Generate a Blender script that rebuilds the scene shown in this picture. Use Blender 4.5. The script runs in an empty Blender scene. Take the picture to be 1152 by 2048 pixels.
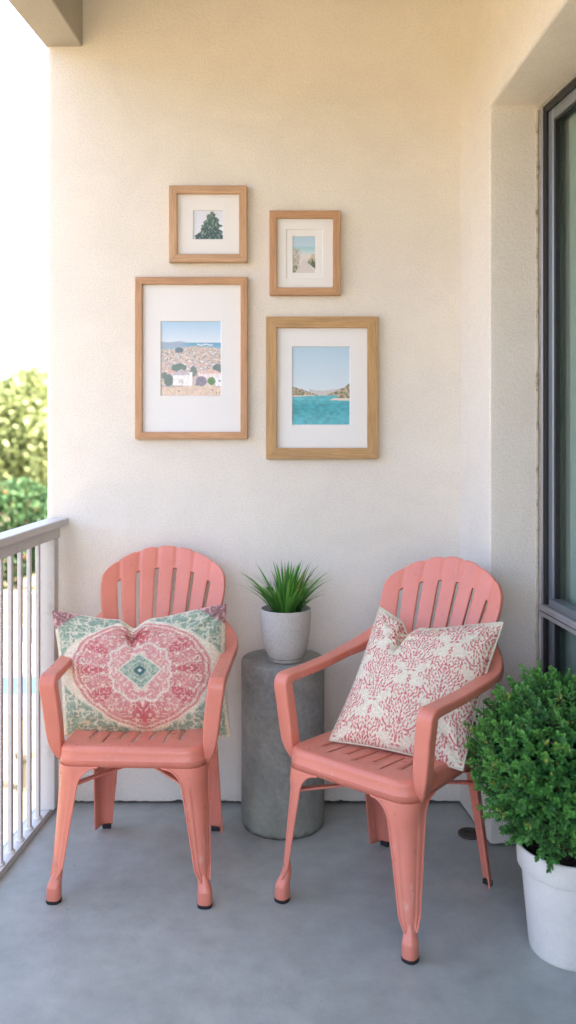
import bpy, bmesh, math, random
import numpy as np
from mathutils import Vector, Matrix, Euler, noise
PI = math.pi
rad = math.radians
rnd = random.Random(7)
nprs = np.random.RandomState(11)
SC = bpy.context.scene
COL = SC.collection

# ------------------------------------------------------------------ camera, world, sun, exposure
FPX = 1778.0; CX = 576.0; CY = 850.0; EYE = 1.49
cd = bpy.data.cameras.new('camera'); cam = bpy.data.objects.new('camera', cd); COL.objects.link(cam)
cam.location = (0, 0, EYE); cam.rotation_euler = (rad(90), 0, 0)
cd.sensor_fit = 'HORIZONTAL'; cd.sensor_width = 36; cd.lens = FPX / 1152 * 36
cd.shift_x = 0.0; cd.shift_y = -(1024 - CY) / 1152 * 1.0
# shift is in units of the larger side: rescale for a portrait picture with a horizontal fit
cd.clip_start = 0.05; cd.clip_end = 2000
cd.dof.use_dof = True; cd.dof.focus_distance = 2.95; cd.dof.aperture_fstop = 3.2
SC.camera = cam

SUN_EL = 52.0; SUN_AZ = (0.93, -0.37)      # horizontal direction towards the sun (from the right, a little behind)
wd = bpy.data.worlds.new("World"); SC.world = wd; wd.use_nodes = True
nt = wd.node_tree; bg = nt.nodes['Background']
sky = nt.nodes.new('ShaderNodeTexSky'); sky.sky_type = 'NISHITA'; sky.sun_disc = False
sky.sun_elevation = rad(SUN_EL); sky.sun_rotation = math.atan2(SUN_AZ[0], SUN_AZ[1])
sky.air_density = 0.65; sky.dust_density = 5.5; sky.ozone_density = 0.0
nt.links.new(sky.outputs[0], bg.inputs[0]); bg.inputs[1].default_value = 0.15
sl = bpy.data.lights.new('sun', 'SUN'); sl.energy = 2.1; sl.angle = rad(0.5); sl.color = (1, 0.94, 0.84)
so = bpy.data.objects.new('sun', sl); COL.objects.link(so)
sd = Vector((SUN_AZ[0] * math.cos(rad(SUN_EL)), SUN_AZ[1] * math.cos(rad(SUN_EL)), math.sin(rad(SUN_EL))))
so.rotation_euler = sd.to_track_quat('Z', 'Y').to_euler(); so.location = (5, -3, 12)
SC.view_settings.view_transform = 'Standard'; SC.view_settings.look = 'None'
SC.view_settings.gamma = 1; SC.view_settings.exposure = 3.38
try:
    SC.cycles.max_bounces = 10; SC.cycles.diffuse_bounces = 6; SC.cycles.transparent_max_bounces = 12
    SC.cycles.caustics_reflective = False; SC.cycles.caustics_refractive = False
    SC.cycles.sample_clamp_indirect = 6
except Exception: pass

# ------------------------------------------------------------------ helpers
def lin(r, g=None, b=None):
    if g is None: r, g, b = r
    f = lambda c: (c / 255) / 12.92 if c / 255 <= 0.04045 else ((c / 255 + 0.055) / 1.055) ** 2.4
    return (f(r), f(g), f(b))
def W(px, py, d): return Vector(((px - CX) / FPX * d, d, EYE - (py - CY) / FPX * d))

def tag(o, label=None, cat=None, group=None, kind=None):
    if label: o['label'] = label
    if cat: o['category'] = cat
    if group: o['group'] = group
    if kind: o['kind'] = kind
    return o
def empty(name, loc=(0, 0, 0), rz=0, **k):
    o = bpy.data.objects.new(name, None); COL.objects.link(o); o.location = loc; o.rotation_euler = (0, 0, rz)
    o.empty_display_size = .1
    return tag(o, **k)
def mobj(name, V, F, mat, parent=None, smooth=True, sharp=35, mods=None, col=None, uv=None):
    me = bpy.data.meshes.new(name); me.from_pydata([tuple(v) for v in V], [], F); me.update()
    return fin(name, me, mat, parent, smooth, sharp, mods, col, uv)
def fin(name, me, mat, parent=None, smooth=True, sharp=35, mods=None, col=None, uv=None):
    if col is not None:
        a = me.color_attributes.new('Col', 'FLOAT_COLOR', 'POINT')
        c = np.ones((len(me.vertices), 4), dtype=np.float32); c[:, :3] = np.asarray(col, dtype=np.float32)[:len(me.vertices), :3]
        a.data.foreach_set('color', c.ravel())
    if uv is not None:
        l = me.uv_layers.new(name='UVMap'); li = np.empty(len(me.loops), dtype=np.int32); me.loops.foreach_get('vertex_index', li)
        l.data.foreach_set('uv', np.asarray(uv, dtype=np.float32)[li].ravel())
    if smooth:
        me.polygons.foreach_set('use_smooth', [True] * len(me.polygons))
        if sharp: me.set_sharp_from_angle(angle=rad(sharp))
    o = bpy.data.objects.new(name, me); COL.objects.link(o)
    if mat: me.materials.append(mat)
    if parent: o.parent = parent
    for m in (mods or []): m(o)
    return o
def bevel(w, seg=2, ang=35):
    def f(o):
        m = o.modifiers.new('bevel', 'BEVEL'); m.width = w; m.segments = seg; m.limit_method = 'ANGLE'; m.angle_limit = rad(ang); m.harden_normals = False
    return f
def solid(t, off=-1):
    def f(o):
        m = o.modifiers.new('solid', 'SOLIDIFY'); m.thickness = t; m.offset = off
    return f
def box(a, b):
    (x0, y0, z0), (x1, y1, z1) = a, b
    V = [(x0,y0,z0),(x1,y0,z0),(x1,y1,z0),(x0,y1,z0),(x0,y0,z1),(x1,y0,z1),(x1,y1,z1),(x0,y1,z1)]
    return V, [(0,3,2,1),(4,5,6,7),(0,1,5,4),(1,2,6,5),(2,3,7,6),(3,0,4,7)]
def prism(poly, z0, z1):
    n = len(poly); V = [(x, y, z0) for x, y in poly] + [(x, y, z1) for x, y in poly]
    F = [tuple(range(n))[::-1], tuple(range(n, 2 * n))] + [(i, (i + 1) % n, n + (i + 1) % n, n + i) for i in range(n)]
    return V, F
def join(*vf):
    V = []; F = []
    for v, f in vf:
        n = len(V); V += list(v); F += [tuple(i + n for i in q) for q in f]
    return V, F
def lathe(prof, n=64, c=(0, 0)):
    V = []; F = []
    for r, z in prof:
        for k in range(n):
            a = 2 * PI * k / n; V.append((c[0] + r * math.cos(a), c[1] + r * math.sin(a), z))
    for i in range(len(prof) - 1):
        for k in range(n):
            k2 = (k + 1) % n; F.append((i*n + k, i*n + k2, (i+1)*n + k2, (i+1)*n + k))
    F.append(tuple(range(n))[::-1]); F.append(tuple((len(prof)-1)*n + k for k in range(n)))
    return V, F
def tube(pts, r, n=8, closed=False):
    pts = [Vector(p) for p in pts]; m = len(pts); V = []; F = []
    rr = r if hasattr(r, '__len__') else [r] * m
    up = None
    for i, p in enumerate(pts):
        a = pts[i - 1] if (i > 0 or closed) else p; b = pts[(i + 1) % m] if (i < m - 1 or closed) else p
        t = (b - a)
        if t.length < 1e-9: t = Vector((0, 0, 1))
        t.normalize()
        if up is None:
            up = Vector((0, 0, 1)) if abs(t.z) < .9 else Vector((1, 0, 0))
        up = (up - t * up.dot(t)).normalized(); sx = t.cross(up)
        for k in range(n):
            an = 2 * PI * k / n; V.append(p + (sx * math.cos(an) + up * math.sin(an)) * rr[i])
    for i in range(m if closed else m - 1):
        for k in range(n):
            j = (i + 1) % m; k2 = (k + 1) % n; F.append((i*n + k, i*n + k2, j*n + k2, j*n + k))
    if not closed:
        F.append(tuple(range(n))[::-1]); F.append(tuple((m-1)*n + k for k in range(n)))
    return V, F
def catmull(P, n=6):
    P = np.array(P, float); out = []
    Q = np.vstack([2*P[0] - P[1], P, 2*P[-1] - P[-2]])
    for i in range(1, len(Q) - 2):
        p0, p1, p2, p3 = Q[i-1], Q[i], Q[i+1], Q[i+2]
        for k in range(n):
            t = k / n
            out.append(.5 * ((2*p1) + (-p0+p2)*t + (2*p0-5*p1+4*p2-p3)*t*t + (-p0+3*p1-3*p2+p3)*t**3))
    out.append(P[-1]); return np.array(out)
def sm(x, a, b):
    t = np.clip((x - a) / (b - a), 0, 1); return t * t * (3 - 2 * t)
# value noise in numpy
_lat = np.random.RandomState(5).rand(256, 256)
def vn(x, y, s=0):
    x = np.asarray(x, float) + s * 17.3; y = np.asarray(y, float) + s * 9.1
    xi = np.floor(x).astype(int); yi = np.floor(y).astype(int); fx = x - xi; fy = y - yi
    fx = fx*fx*(3-2*fx); fy = fy*fy*(3-2*fy)
    L = lambda i, j: _lat[i & 255, j & 255]
    return (L(xi, yi)*(1-fx) + L(xi+1, yi)*fx)*(1-fy) + (L(xi, yi+1)*(1-fx) + L(xi+1, yi+1)*fx)*fy
def fbm(x, y, s=0, o=4):
    v = 0; a = .5; t = 0
    for k in range(o): v = v + a * vn(x * 2**k, y * 2**k, s + k); t += a; a *= .5
    return v / t
def mixc(a, b, t):
    t = np.clip(np.asarray(t), 0, 1)[..., None]; return np.asarray(a) * (1 - t) + np.asarray(b) * t

# ------------------------------------------------------------------ materials
class M:
    def __init__(s, name, base=(.5,.5,.5), rough=.5, **k):
        s.m = bpy.data.materials.new(name); s.m.use_nodes = True; s.t = s.m.node_tree; s.b = s.t.nodes['Principled BSDF']
        s.b.inputs['Base Color'].default_value = (*base, 1); s.b.inputs['Roughness'].default_value = rough
        for a, v in k.items(): s.b.inputs[a.replace('_', ' ')].default_value = v
        s.tc = None
    def n(s, t, **k):
        x = s.t.nodes.new(t)
        for a, v in k.items():
            if a in x.inputs: x.inputs[a].default_value = v
            else: setattr(x, a, v)
        return x
    def l(s, a, b): s.t.links.new(a, b); return s
    def co(s, kind='Object', scale=None):
        if s.tc is None: s.tc = s.n('ShaderNodeTexCoord')
        o = s.tc.outputs[kind]
        if scale:
            mp = s.n('ShaderNodeMapping'); mp.inputs['Scale'].default_value = scale; s.l(o, mp.inputs['Vector']); o = mp.outputs[0]
        return o
    def noise(s, scale, detail=3, rough=.5, kind='Object', sc=None, dist=0):
        x = s.n('ShaderNodeTexNoise'); x.inputs['Scale'].default_value = scale; x.inputs['Detail'].default_value = detail
        x.inputs['Roughness'].default_value = rough; x.inputs['Distortion'].default_value = dist
        s.l(s.co(kind, sc), x.inputs['Vector']); return x.outputs['Fac']
    def ramp(s, fac, stops):
        r = s.n('ShaderNodeValToRGB'); e = r.color_ramp.elements
        while len(e) < len(stops): e.new(.5)
        for i, (p, c) in enumerate(stops):
            e[i].position = p; e[i].color = (*(c if hasattr(c, '__len__') else (c, c, c)), 1)
        s.l(fac, r.inputs[0]); return r.outputs[0]
    def mix(s, f, a, b, mode='MIX'):
        x = s.n('ShaderNodeMix'); x.data_type = 'RGBA'; x.blend_type = mode
        for sock, v in ((x.inputs[0], f), (x.inputs[6], a), (x.inputs[7], b)):
            if hasattr(v, 'links') or hasattr(v, 'is_linked'): s.l(v, sock)
            elif hasattr(v, '__len__'): sock.default_value = (*v, 1)
            else: sock.default_value = v
        return x.outputs[2]
    def math(s, op, a, b=None):
        x = s.n('ShaderNodeMath'); x.operation = op
        for i, v in enumerate((a, b)):
            if v is None: continue
            if hasattr(v, 'is_linked'): s.l(v, x.inputs[i])
            else: x.inputs[i].default_value = v
        return x.outputs[0]
    def bump(s, h, dist=.002, strength=1):
        x = s.n('ShaderNodeBump'); x.inputs['Distance'].default_value = dist; x.inputs['Strength'].default_value = strength
        s.l(h, x.inputs['Height'])
        if s.b.inputs['Normal'].is_linked: s.l(s.b.inputs['Normal'].links[0].from_socket, x.inputs['Normal'])
        s.l(x.outputs[0], s.b.inputs['Normal']); return s
    def color(s, c): s.l(c, s.b.inputs['Base Color']); return s
    def rough(s, c): s.l(c, s.b.inputs['Roughness']); return s

def mat_stucco(name, c1, c2, bs=.0014):
    m = M(name, c1, .92)
    n1 = m.noise(1.3, 4, .6); n2 = m.noise(90, 4, .62)
    c = m.mix(m.ramp(n1, [(.35, 0), (.7, 1)]), c1, c2)
    sp = m.ramp(m.noise(160, 2), [(.25, .86), (.55, 1.0)])
    c = m.mix(1.0, c, m.ramp(m.noise(3.5, 6, .7, dist=.8), [(.30, .95), (.62, 1.02)]), 'MULTIPLY')
    m.color(m.mix(1.0, c, sp, 'MULTIPLY'))
    m.bump(m.ramp(n2, [(.3, 0), (.7, 1)]), bs, .55); m.bump(m.noise(9, 3), .006, .25)
    return m.m
STUCCO = mat_stucco('cream_stucco', (.745, .70, .62), (.775, .73, .655))
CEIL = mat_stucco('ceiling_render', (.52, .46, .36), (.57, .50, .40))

def mat_floor():
    m = M('painted_concrete_floor', (.2, .22, .24), .5)
    big = m.noise(1.6, 5, .6, dist=.4); mid = m.noise(11, 5, .65); fine = m.noise(240, 3)
    c = m.mix(m.ramp(big, [(.3, 0), (.72, 1)]), (.325, .36, .345), (.395, .425, .405))
    c = m.mix(1.0, c, m.ramp(mid, [(.3, .84), (.65, 1.07)]), 'MULTIPLY')
    dirt = m.ramp(m.noise(6.5, 6, .75, dist=1.2), [(.60, 0), (.70, 1)])
    c = m.mix(m.math('MULTIPLY', dirt, .22), c, (.13, .12, .105))
    v = m.n('ShaderNodeTexVoronoi'); v.inputs['Scale'].default_value = 7.5; m.l(m.co(), v.inputs['Vector'])
    spot = m.ramp(v.outputs['Distance'], [(.018, 1), (.035, 0)])
    c = m.mix(m.math('MULTIPLY', spot, .55), c, (.07, .06, .055))
    c = m.mix(1.0, c, m.ramp(fine, [(.3, .93), (.7, 1.05)]), 'MULTIPLY')
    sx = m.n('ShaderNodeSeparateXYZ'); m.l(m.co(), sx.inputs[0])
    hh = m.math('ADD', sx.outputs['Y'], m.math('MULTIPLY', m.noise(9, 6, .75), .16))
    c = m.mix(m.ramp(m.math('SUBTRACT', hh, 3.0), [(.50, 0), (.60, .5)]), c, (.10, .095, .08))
    grit = m.n('ShaderNodeTexVoronoi'); grit.inputs['Scale'].default_value = 38; m.l(m.co(), grit.inputs['Vector'])
    gr = m.math('MULTIPLY', m.ramp(grit.outputs['Distance'], [(.05, 1), (.10, 0)]), m.ramp(m.noise(3.3, 3), [(.5, 0), (.62, .6)]))
    c = m.mix(gr, c, (.12, .11, .10))
    scr = m.ramp(m.noise(3, 5, .8, sc=(14, 1.2, 1), dist=.6), [(.66, 0), (.72, .35)]); c = m.mix(scr, c, (.50, .52, .52))
    m.color(c); m.rough(m.ramp(m.noise(5, 5, .7), [(.3, .33), (.7, .52)]))
    m.bump(m.noise(130, 4, .6), .0011, .5); m.bump(m.noise(14, 4, .6), .004, .3)
    return m.m
FLOOR = mat_floor()

def mat_plastic(name, c):
    m = M(name, c, .4)
    n = m.noise(4, 4, .6); d = m.noise(30, 5, .7)
    cc = m.mix(m.ramp(n, [(.35, 0), (.7, 1)]), tuple(x * .94 for x in c), tuple(min(1, x * 1.04 + .01) for x in c))
    scf = m.ramp(m.noise(18, 6, .8, sc=(1, 1, .4), dist=.8), [(.60, 0), (.70, 1)])
    cc = m.mix(m.math('MULTIPLY', scf, .30), cc, (.75, .62, .55))
    m.color(cc); m.rough(m.ramp(d, [(.3, .25), (.7, .42)])); m.bump(m.noise(420, 2), .0004, .35)
    m.b.inputs['Specular IOR Level'].default_value = .45
    return m.m
CORAL = mat_plastic('coral_plastic', (.665, .215, .15))
RUBBER = M('black_rubber', (.012, .012, .013), .6).m

def mat_wood(name, c1, c2):
    m = M(name, c1, .5)
    g = m.noise(1, 6, .65, 'UV', (9, 260, 1), .3); g2 = m.noise(1, 3, .5, 'UV', (3, 30, 1), .6)
    c = m.mix(m.ramp(g, [(.36, 0), (.62, 1)]), c1, c2)
    c = m.mix(1.0, c, m.ramp(g2, [(.3, .88), (.7, 1.1)]), 'MULTIPLY')
    pore = m.ramp(m.noise(1, 2, .5, 'UV', (22, 700, 1)), [(.30, .72), (.40, 1)])
    m.color(m.mix(1.0, c, pore, 'MULTIPLY')); m.bump(g, .0005, .4)
    return m.m
OAK_L = mat_wood('oak_light', (.42, .24, .125), (.56, .355, .205))
OAK_R = mat_wood('oak_honey', (.40, .205, .095), (.545, .31, .155))
OAK_G = mat_wood('oak_golden', (.36, .20, .075), (.52, .32, .135))
MATB = M('mat_board', (.78, .775, .76), .85).m
def mat_vcol(name, rough=.6, bumpf=None, spec=.5):
    m = M(name, (.5,.5,.5), rough); a = m.n('ShaderNodeAttribute'); a.attribute_name = 'Col'
    m.color(a.outputs['Color']); m.b.inputs['Specular IOR Level'].default_value = spec
    if bumpf: bumpf(m)
    return m.m
PRINT = mat_vcol('print_paper', .55)
def weave(m):
    w = m.n('ShaderNodeTexWave'); w.wave_type = 'BANDS'; w.bands_direction = 'X'; w.inputs['Scale'].default_value = 60; w.inputs['Distortion'].default_value = 2
    m.l(m.co('UV'), w.inputs['Vector'])
    w2 = m.n('ShaderNodeTexWave'); w2.wave_type = 'BANDS'; w2.bands_direction = 'Y'; w2.inputs['Scale'].default_value = 60; w2.inputs['Distortion'].default_value = 2
    m.l(m.co('UV'), w2.inputs['Vector'])
    m.bump(m.math('ADD', w.outputs['Fac'], w2.outputs['Fac']), .0012, .5)
    m.bump(m.noise(300, 3), .001, .5)
FABRIC = mat_vcol('printed_linen', .95, weave, .2)
def mat_concrete():
    m = M('cast_concrete', (.2,.2,.2), .8)
    n = m.noise(5, 6, .7, dist=.5); f = m.noise(60, 4, .7)
    c = m.mix(m.ramp(n, [(.3, 0), (.7, 1)]), (.17, .178, .17), (.34, .34, .305))
    c = m.mix(1.0, c, m.ramp(f, [(.3, .8), (.65, 1.1)]), 'MULTIPLY')
    v = m.n('ShaderNodeTexVoronoi'); v.inputs['Scale'].default_value = 70; m.l(m.co(), v.inputs['Vector'])
    pit = m.ramp(v.outputs['Distance'], [(.05, 1), (.12, 0)]); sel = m.ramp(m.noise(25, 2), [(.52, 0), (.58, 1)])
    pit = m.math('MULTIPLY', pit, sel)
    c = m.mix(m.math('MULTIPLY', pit, .7), c, (.05, .05, .045))
    # uneven olive tint towards the foot, thin dark line along the bottom
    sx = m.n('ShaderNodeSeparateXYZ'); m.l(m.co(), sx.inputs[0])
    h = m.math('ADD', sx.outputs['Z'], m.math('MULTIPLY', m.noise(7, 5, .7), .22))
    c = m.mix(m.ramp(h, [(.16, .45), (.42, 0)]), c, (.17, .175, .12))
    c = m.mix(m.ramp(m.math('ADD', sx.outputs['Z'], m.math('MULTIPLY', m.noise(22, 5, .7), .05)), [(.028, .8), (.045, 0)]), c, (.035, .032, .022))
    m.color(c); m.bump(f, .0015, .5); m.bump(m.math('SUBTRACT', 1.0, pit), .002, .6)
    return m.m
CONC = mat_concrete()
def mat_ceramic(name, c, sp=.75, rough=.75):
    m = M(name, c, rough)
    f = m.ramp(m.noise(150, 3, .6), [(.33, sp), (.5, 1.0)])
    n = m.ramp(m.noise(7, 5, .65), [(.3, .9), (.7, 1.05)])
    m.color(m.mix(1.0, m.mix(1.0, c, f, 'MULTIPLY'), n, 'MULTIPLY')); m.bump(m.noise(120, 4), .001, .4)
    return m.m
POT_S = mat_ceramic('speckled_ceramic', (.50, .48, .44), .80)
POT_R = mat_ceramic('ceramic_foot_ring', (.33, .315, .27), .7)
POT_L = mat_ceramic('fibre_pot', (.74, .71, .65), .94, .55)
def mat_soil():
    m = M('soil', (.03, .02, .014), .95); n = m.noise(90, 4)
    m.color(m.ramp(n, [(.35, (.012, .008, .006)), (.65, (.06, .04, .028))])); m.bump(n, .006, 1); return m.m
SOIL = mat_soil()
def mat_leaf(name, rough=.45, trans=.25):
    m = M(name, (.1,.2,.05), rough); a = m.n('ShaderNodeAttribute'); a.attribute_name = 'Col'; m.color(a.outputs['Color'])
    tr = m.n('ShaderNodeBsdfTranslucent'); m.l(a.outputs['Color'], tr.inputs[0])
    mx = m.n('ShaderNodeMixShader'); mx.inputs[0].default_value = trans
    out = m.t.nodes['Material Output']; m.l(m.b.outputs[0], mx.inputs[1]); m.l(tr.outputs[0], mx.inputs[2]); m.l(mx.outputs[0], out.inputs[0])
    return m.m
LEAF = mat_leaf('leaf'); BLADE = mat_leaf('grass_blade', .4, .3); FARLEAF = mat_leaf('tree_leaf', .6, .35)
BARK = M('bark', (.09, .06, .04), .9).m
def mat_rail():
    m = M('painted_railing', (.52, .51, .49), .45)
    m.color(m.mix(m.ramp(m.noise(14, 5, .7), [(.55, 0), (.75, 1)]), (.54, .53, .51), (.42, .40, .37))); m.bump(m.noise(160, 3), .0006, .4); return m.m
RAIL = mat_rail()
def mat_alu(name, c):
    m = M(name, c, .38, Metallic=.55)
    m.color(m.mix(m.ramp(m.noise(6, 4, .7, sc=(1, 1, .15)), [(.4, 0), (.8, 1)]), c, tuple(x * .75 for x in c))); m.bump(m.noise(200, 2), .0003, .3); return m.m
ALU = mat_alu('grey_aluminium', (.27, .30, .33)); ALU_L = mat_alu('pale_aluminium', (.50, .49, .50))
GASK = M('black_gasket', (.01, .01, .011), .5).m
CAULK = M('old_sealant', (.42, .38, .31), .8); CAULK.color(CAULK.mix(CAULK.ramp(CAULK.noise(24, 5, .8), [(.52, 0), (.66, 1)]), (.52, .47, .39), (.22, .19, .14))); CAULK.bump(CAULK.noise(60, 4), .003, .8); CAULK = CAULK.m
def mat_glass():
    m = M('window_glass', (.8,.9,.87), .02)
    tr = m.n('ShaderNodeBsdfTransparent'); tr.inputs[0].default_value = (.80, .88, .86, 1)
    gl = m.n('ShaderNodeBsdfGlossy'); gl.inputs['Roughness'].default_value = .03; gl.inputs[0].default_value = (.9, .95, .95, 1)
    fr = m.n('ShaderNodeFresnel'); fr.inputs[0].default_value = 1.5
    ge = m.n('ShaderNodeNewGeometry'); mr_ = m.n('ShaderNodeMapRange'); mr_.inputs['To Min'].default_value = 1.5; mr_.inputs['To Max'].default_value = 1/1.5; m.l(ge.outputs['Backfacing'], mr_.inputs['Value']); m.l(mr_.outputs[0], fr.inputs[0])
    mx = m.n('ShaderNodeMixShader'); m.l(fr.outputs[0], mx.inputs[0]); m.l(tr.outputs[0], mx.inputs[1]); m.l(gl.outputs[0], mx.inputs[2])
    m.l(mx.outputs[0], m.t.nodes['Material Output'].inputs[0]); return m.m
GLASS = mat_glass()
CURT = M('curtain_cloth', (.46, .50, .45), .95).m
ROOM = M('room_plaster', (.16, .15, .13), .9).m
IRON = M('weathered_iron', (.07, .055, .045), .6, Metallic=.3); IRON.bump(IRON.noise(90, 4), .002, .6); IRON = IRON.m
PIPING = M('cream_piping', (.58, .52, .40), .9); PIPING.bump(PIPING.noise(300, 2), .001, .6); PIPING = PIPING.m

# ------------------------------------------------------------------ the balcony
YB = 3.5                     # depth of the stucco wall with the pictures
def lx(x0, s, y): return x0 - s * (YB - y)           # a line in plan that drifts left towards the camera
YBK = -1.6                   # how far the balcony runs on behind the camera
# floor
fl = [(lx(-.968, .078, YBK), YBK), (1.6, YBK), (1.6, YB + .25), (-.968, YB + .25)]
fl = [(lx(-.968, .078, YBK), YBK), (1.30, YBK), (1.30, YB + .2), (-.968, YB + .2)]
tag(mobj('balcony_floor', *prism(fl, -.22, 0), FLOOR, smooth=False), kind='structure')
# wall with pictures: front skin with a ragged foot, rounded free edge
def picture_wall():
    x0, x1 = -.95, .86; V = []; F = []
    nx = 160; zs = [.004, .03, .1, .5, 1.2, 2.2, 3.298]
    xs = [x0 + .012 + (x1 - x0 - .012) * i / nx for i in range(nx + 1)]
    edge = [(x0, YB + .22), (x0, YB + .05), (x0, YB + .014), (x0 + .002, YB + .006), (x0 + .006, YB + .0018)]
    cols = edge + [(x, YB) for x in xs]
    for j, z in enumerate(zs):
        for (x, y) in cols:
            zz = z; yy = y
            if j == 0:
                zz = .0075 + .012 * max(0, noise.noise(Vector((x * 22, 3, 0)))) + .004 * noise.noise(Vector((x * 90, 1, 0)))
                if y <= YB + .001: yy = y + .004
            elif j == 1: yy = y + .002 * noise.noise(Vector((x * 30, 7, 0)))
            V.append((x, yy, zz))
    n = len(cols)
    for j in range(len(zs) - 1):
        for i in range(n - 1): F.append((j*n + i, j*n + i + 1, (j+1)*n + i + 1, (j+1)*n + i))
    o = mobj('stucco_wall', V, F, STUCCO, sharp=60)
    return o
pw = empty('stucco_wall', (0, 0, 0), label='cream textured stucco wall that the four framed pictures hang on', cat='wall')
o = picture_wall(); o.name = 'wall_face'; o.parent = pw
V, F = box((-.93, YB + .03, 0), (1.3, YB + .2, 3.3)); mobj('wall_core', V, F, M('dark_concrete', (.06, .055, .05), .95).m, pw, smooth=False)
# side wall with the door recess
ZJ = 2.624; YJ = 3.15; YN = .75               # lintel height, far jamb, near jamb
XJ = (980 - CX) / FPX * YJ
XC = (920 - CX) / FPX * YB
def xo(y): return XJ + .0315 * (YJ - y)      # wall face along the opening
XW = (1083 - CX) / FPX * YJ
def xw(y): return XW + .095 * (YJ - y)       # plane of the door frame
def side_wall():
    p = []
    a = prism([(XC, YB), (XJ, YJ), (XW + .15, YJ), (XW + .15, YB + .1), (XC, YB + .1)], .004, ZJ)
    b = prism([(XC, YB), (XJ, YJ), (xo(YN), YN), (xo(YBK), YBK), (1.6, YBK), (1.6, YB + .1), (XC, YB + .1)], ZJ, 3.3)
    c = prism([(xo(YN), YN), (xo(YBK), YBK), (1.6, YBK), (1.6, YN)], 0, ZJ)
    return join(a, b, c)
# build as one welded shell: pier, lintel, near pier
bm = bmesh.new()
for vf in [prism([(XC, YB + .06), (XC, YB), (XJ, YJ), (XW + .16, YJ), (XW + .16, YB + .06)], .005, ZJ + .0),]:
    pass
sw = empty('recessed_wall', (0, 0, 0), label='cream stucco side wall with a deep recess around the glass door', cat='wall')
def quadgrid(a, b, c, d, n, m):
    V = []; F = []
    a, b, c, d = map(Vector, (a, b, c, d))
    for j in range(m + 1):
        for i in range(n + 1):
            u = i / n; v = j / m; V.append((a*(1-u) + b*u)*(1-v) + (d*(1-u) + c*u)*v)
    for j in range(m):
        for i in range(n): F.append((j*(n+1)+i, j*(n+1)+i+1, (j+1)*(n+1)+i+1, (j+1)*(n+1)+i))
    return V, F
def build_side():
    # profile in plan of the visible pier, with a rounded arris at the jamb edge
    d1 = Vector((XJ - XC, YJ - YB)).normalized(); r = .012
    arris = [Vector((XJ, YJ)) - d1 * r, Vector((XJ, YJ)) - d1 * r * .3 + Vector((.0005, 0)), Vector((XJ + r * .3, YJ)), Vector((XJ + r, YJ))]
    arris[1] += Vector((.002, .001)); arris[2] += Vector((0, .001))
    plan = [Vector((XC, YB + .03))] + [Vector((XC, YB)) + d1 * t for t in np.linspace(0, (Vector((XJ, YJ)) - Vector((XC, YB))).length - r * 1.5, 14)] + arris + [Vector((x, YJ)) for x in np.linspace(XJ + r * 1.6, XW + .16, 30)]
    V = []; F = []; zs = [.003, .025, .1, .6, 1.3, 2.0, 2.5, ZJ]; n = len(plan)
    for j, z in enumerate(zs):
        for i, p in enumerate(plan):
            zz = z
            if j == 0: zz = .007 + .010 * max(0, noise.noise(Vector((p.x * 40, p.y * 40, 5)))) + .003 * noise.noise(Vector((p.x * 150, p.y * 90, 1)))
            q = p.copy()
            if 1 < i < n - 1: q += Vector((0, .0015 * noise.noise(Vector((p.x * 8, z * 9, 2)))))
            V.append((q.x, q.y, zz))
    for j in range(len(zs) - 1):
        for i in range(n - 1): F.append((j*n+i, (j+1)*n+i, (j+1)*n+i+1, j*n+i+1)[::-1])
    mobj('wall_face', V, F, STUCCO, sw, sharp=60)
    # lintel: face of the wall above the opening, and the soffit with a small rounded edge
    ys = [YB + .03, YB] + list(np.linspace(YJ, YBK, 20)); V = []; F = []
    def fx(y): return XC + (XJ - XC) * (YB - y) / (YB - YJ) if y > YJ else xo(y)
    rows = []
    for y in ys:
        x = fx(y); e_ = 0 if y > YJ + .001 else 1; rows.append([(x, y, 3.3), (x, y, 2.95), (x, y, ZJ + .012), (x + .003*e_, y, ZJ + .003), (x + .012*e_, y, ZJ - .002*(1-e_)), (max(xw(y), XW) + .16, y, ZJ)])
    for rw in rows: V += rw
    k = 6
    for i in range(len(rows) - 1):
        for j in range(k - 1): F.append((i*k+j, (i+1)*k+j, (i+1)*k+j+1, i*k+j+1)[::-1])
    mobj('lintel', V, F, STUCCO, sw, sharp=60)
    V, F = prism([(xo(YN), YN), (xo(YBK), YBK), (1.7, YBK), (1.7, YN)], .004, ZJ - .001); mobj('wall_pier', V, F, STUCCO, sw, smooth=False, mods=[bevel(.01)])
    V, F = box((XW + .17, YJ + .01, 0), (1.7, YB + .1, ZJ)); mobj('wall_core', V, F, ROOM, sw, smooth=False)
build_side()
# ceiling, and an unseen block over the room, added to stop the sun
V, F = prism([(lx(-.953, .078, YBK) - .0, YBK), (4.2, YBK), (4.2, YB + .22), (-.953, YB + .22)], 3.3, 3.55)
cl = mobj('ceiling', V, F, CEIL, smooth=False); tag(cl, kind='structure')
V, F = box((1.7, YBK, 2.7), (4.2, YB + .2, 3.29)); o = mobj('sun_block', V, F, ROOM, smooth=False); tag(o, kind='structure')
# edge beam over the railing
yb0 = YBK
pl = [(-.955, YB + .2), (-.955, YB), (lx(-.955, .078, yb0), yb0), (lx(-.809, .043, yb0), yb0), (-.809, YB), (-.809, YB + .2)]
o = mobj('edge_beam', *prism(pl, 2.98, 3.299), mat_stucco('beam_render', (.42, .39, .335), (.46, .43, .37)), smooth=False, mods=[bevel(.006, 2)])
tag(o, 'beige rendered beam overhead above the railing, at the top left corner', 'beam')

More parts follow.
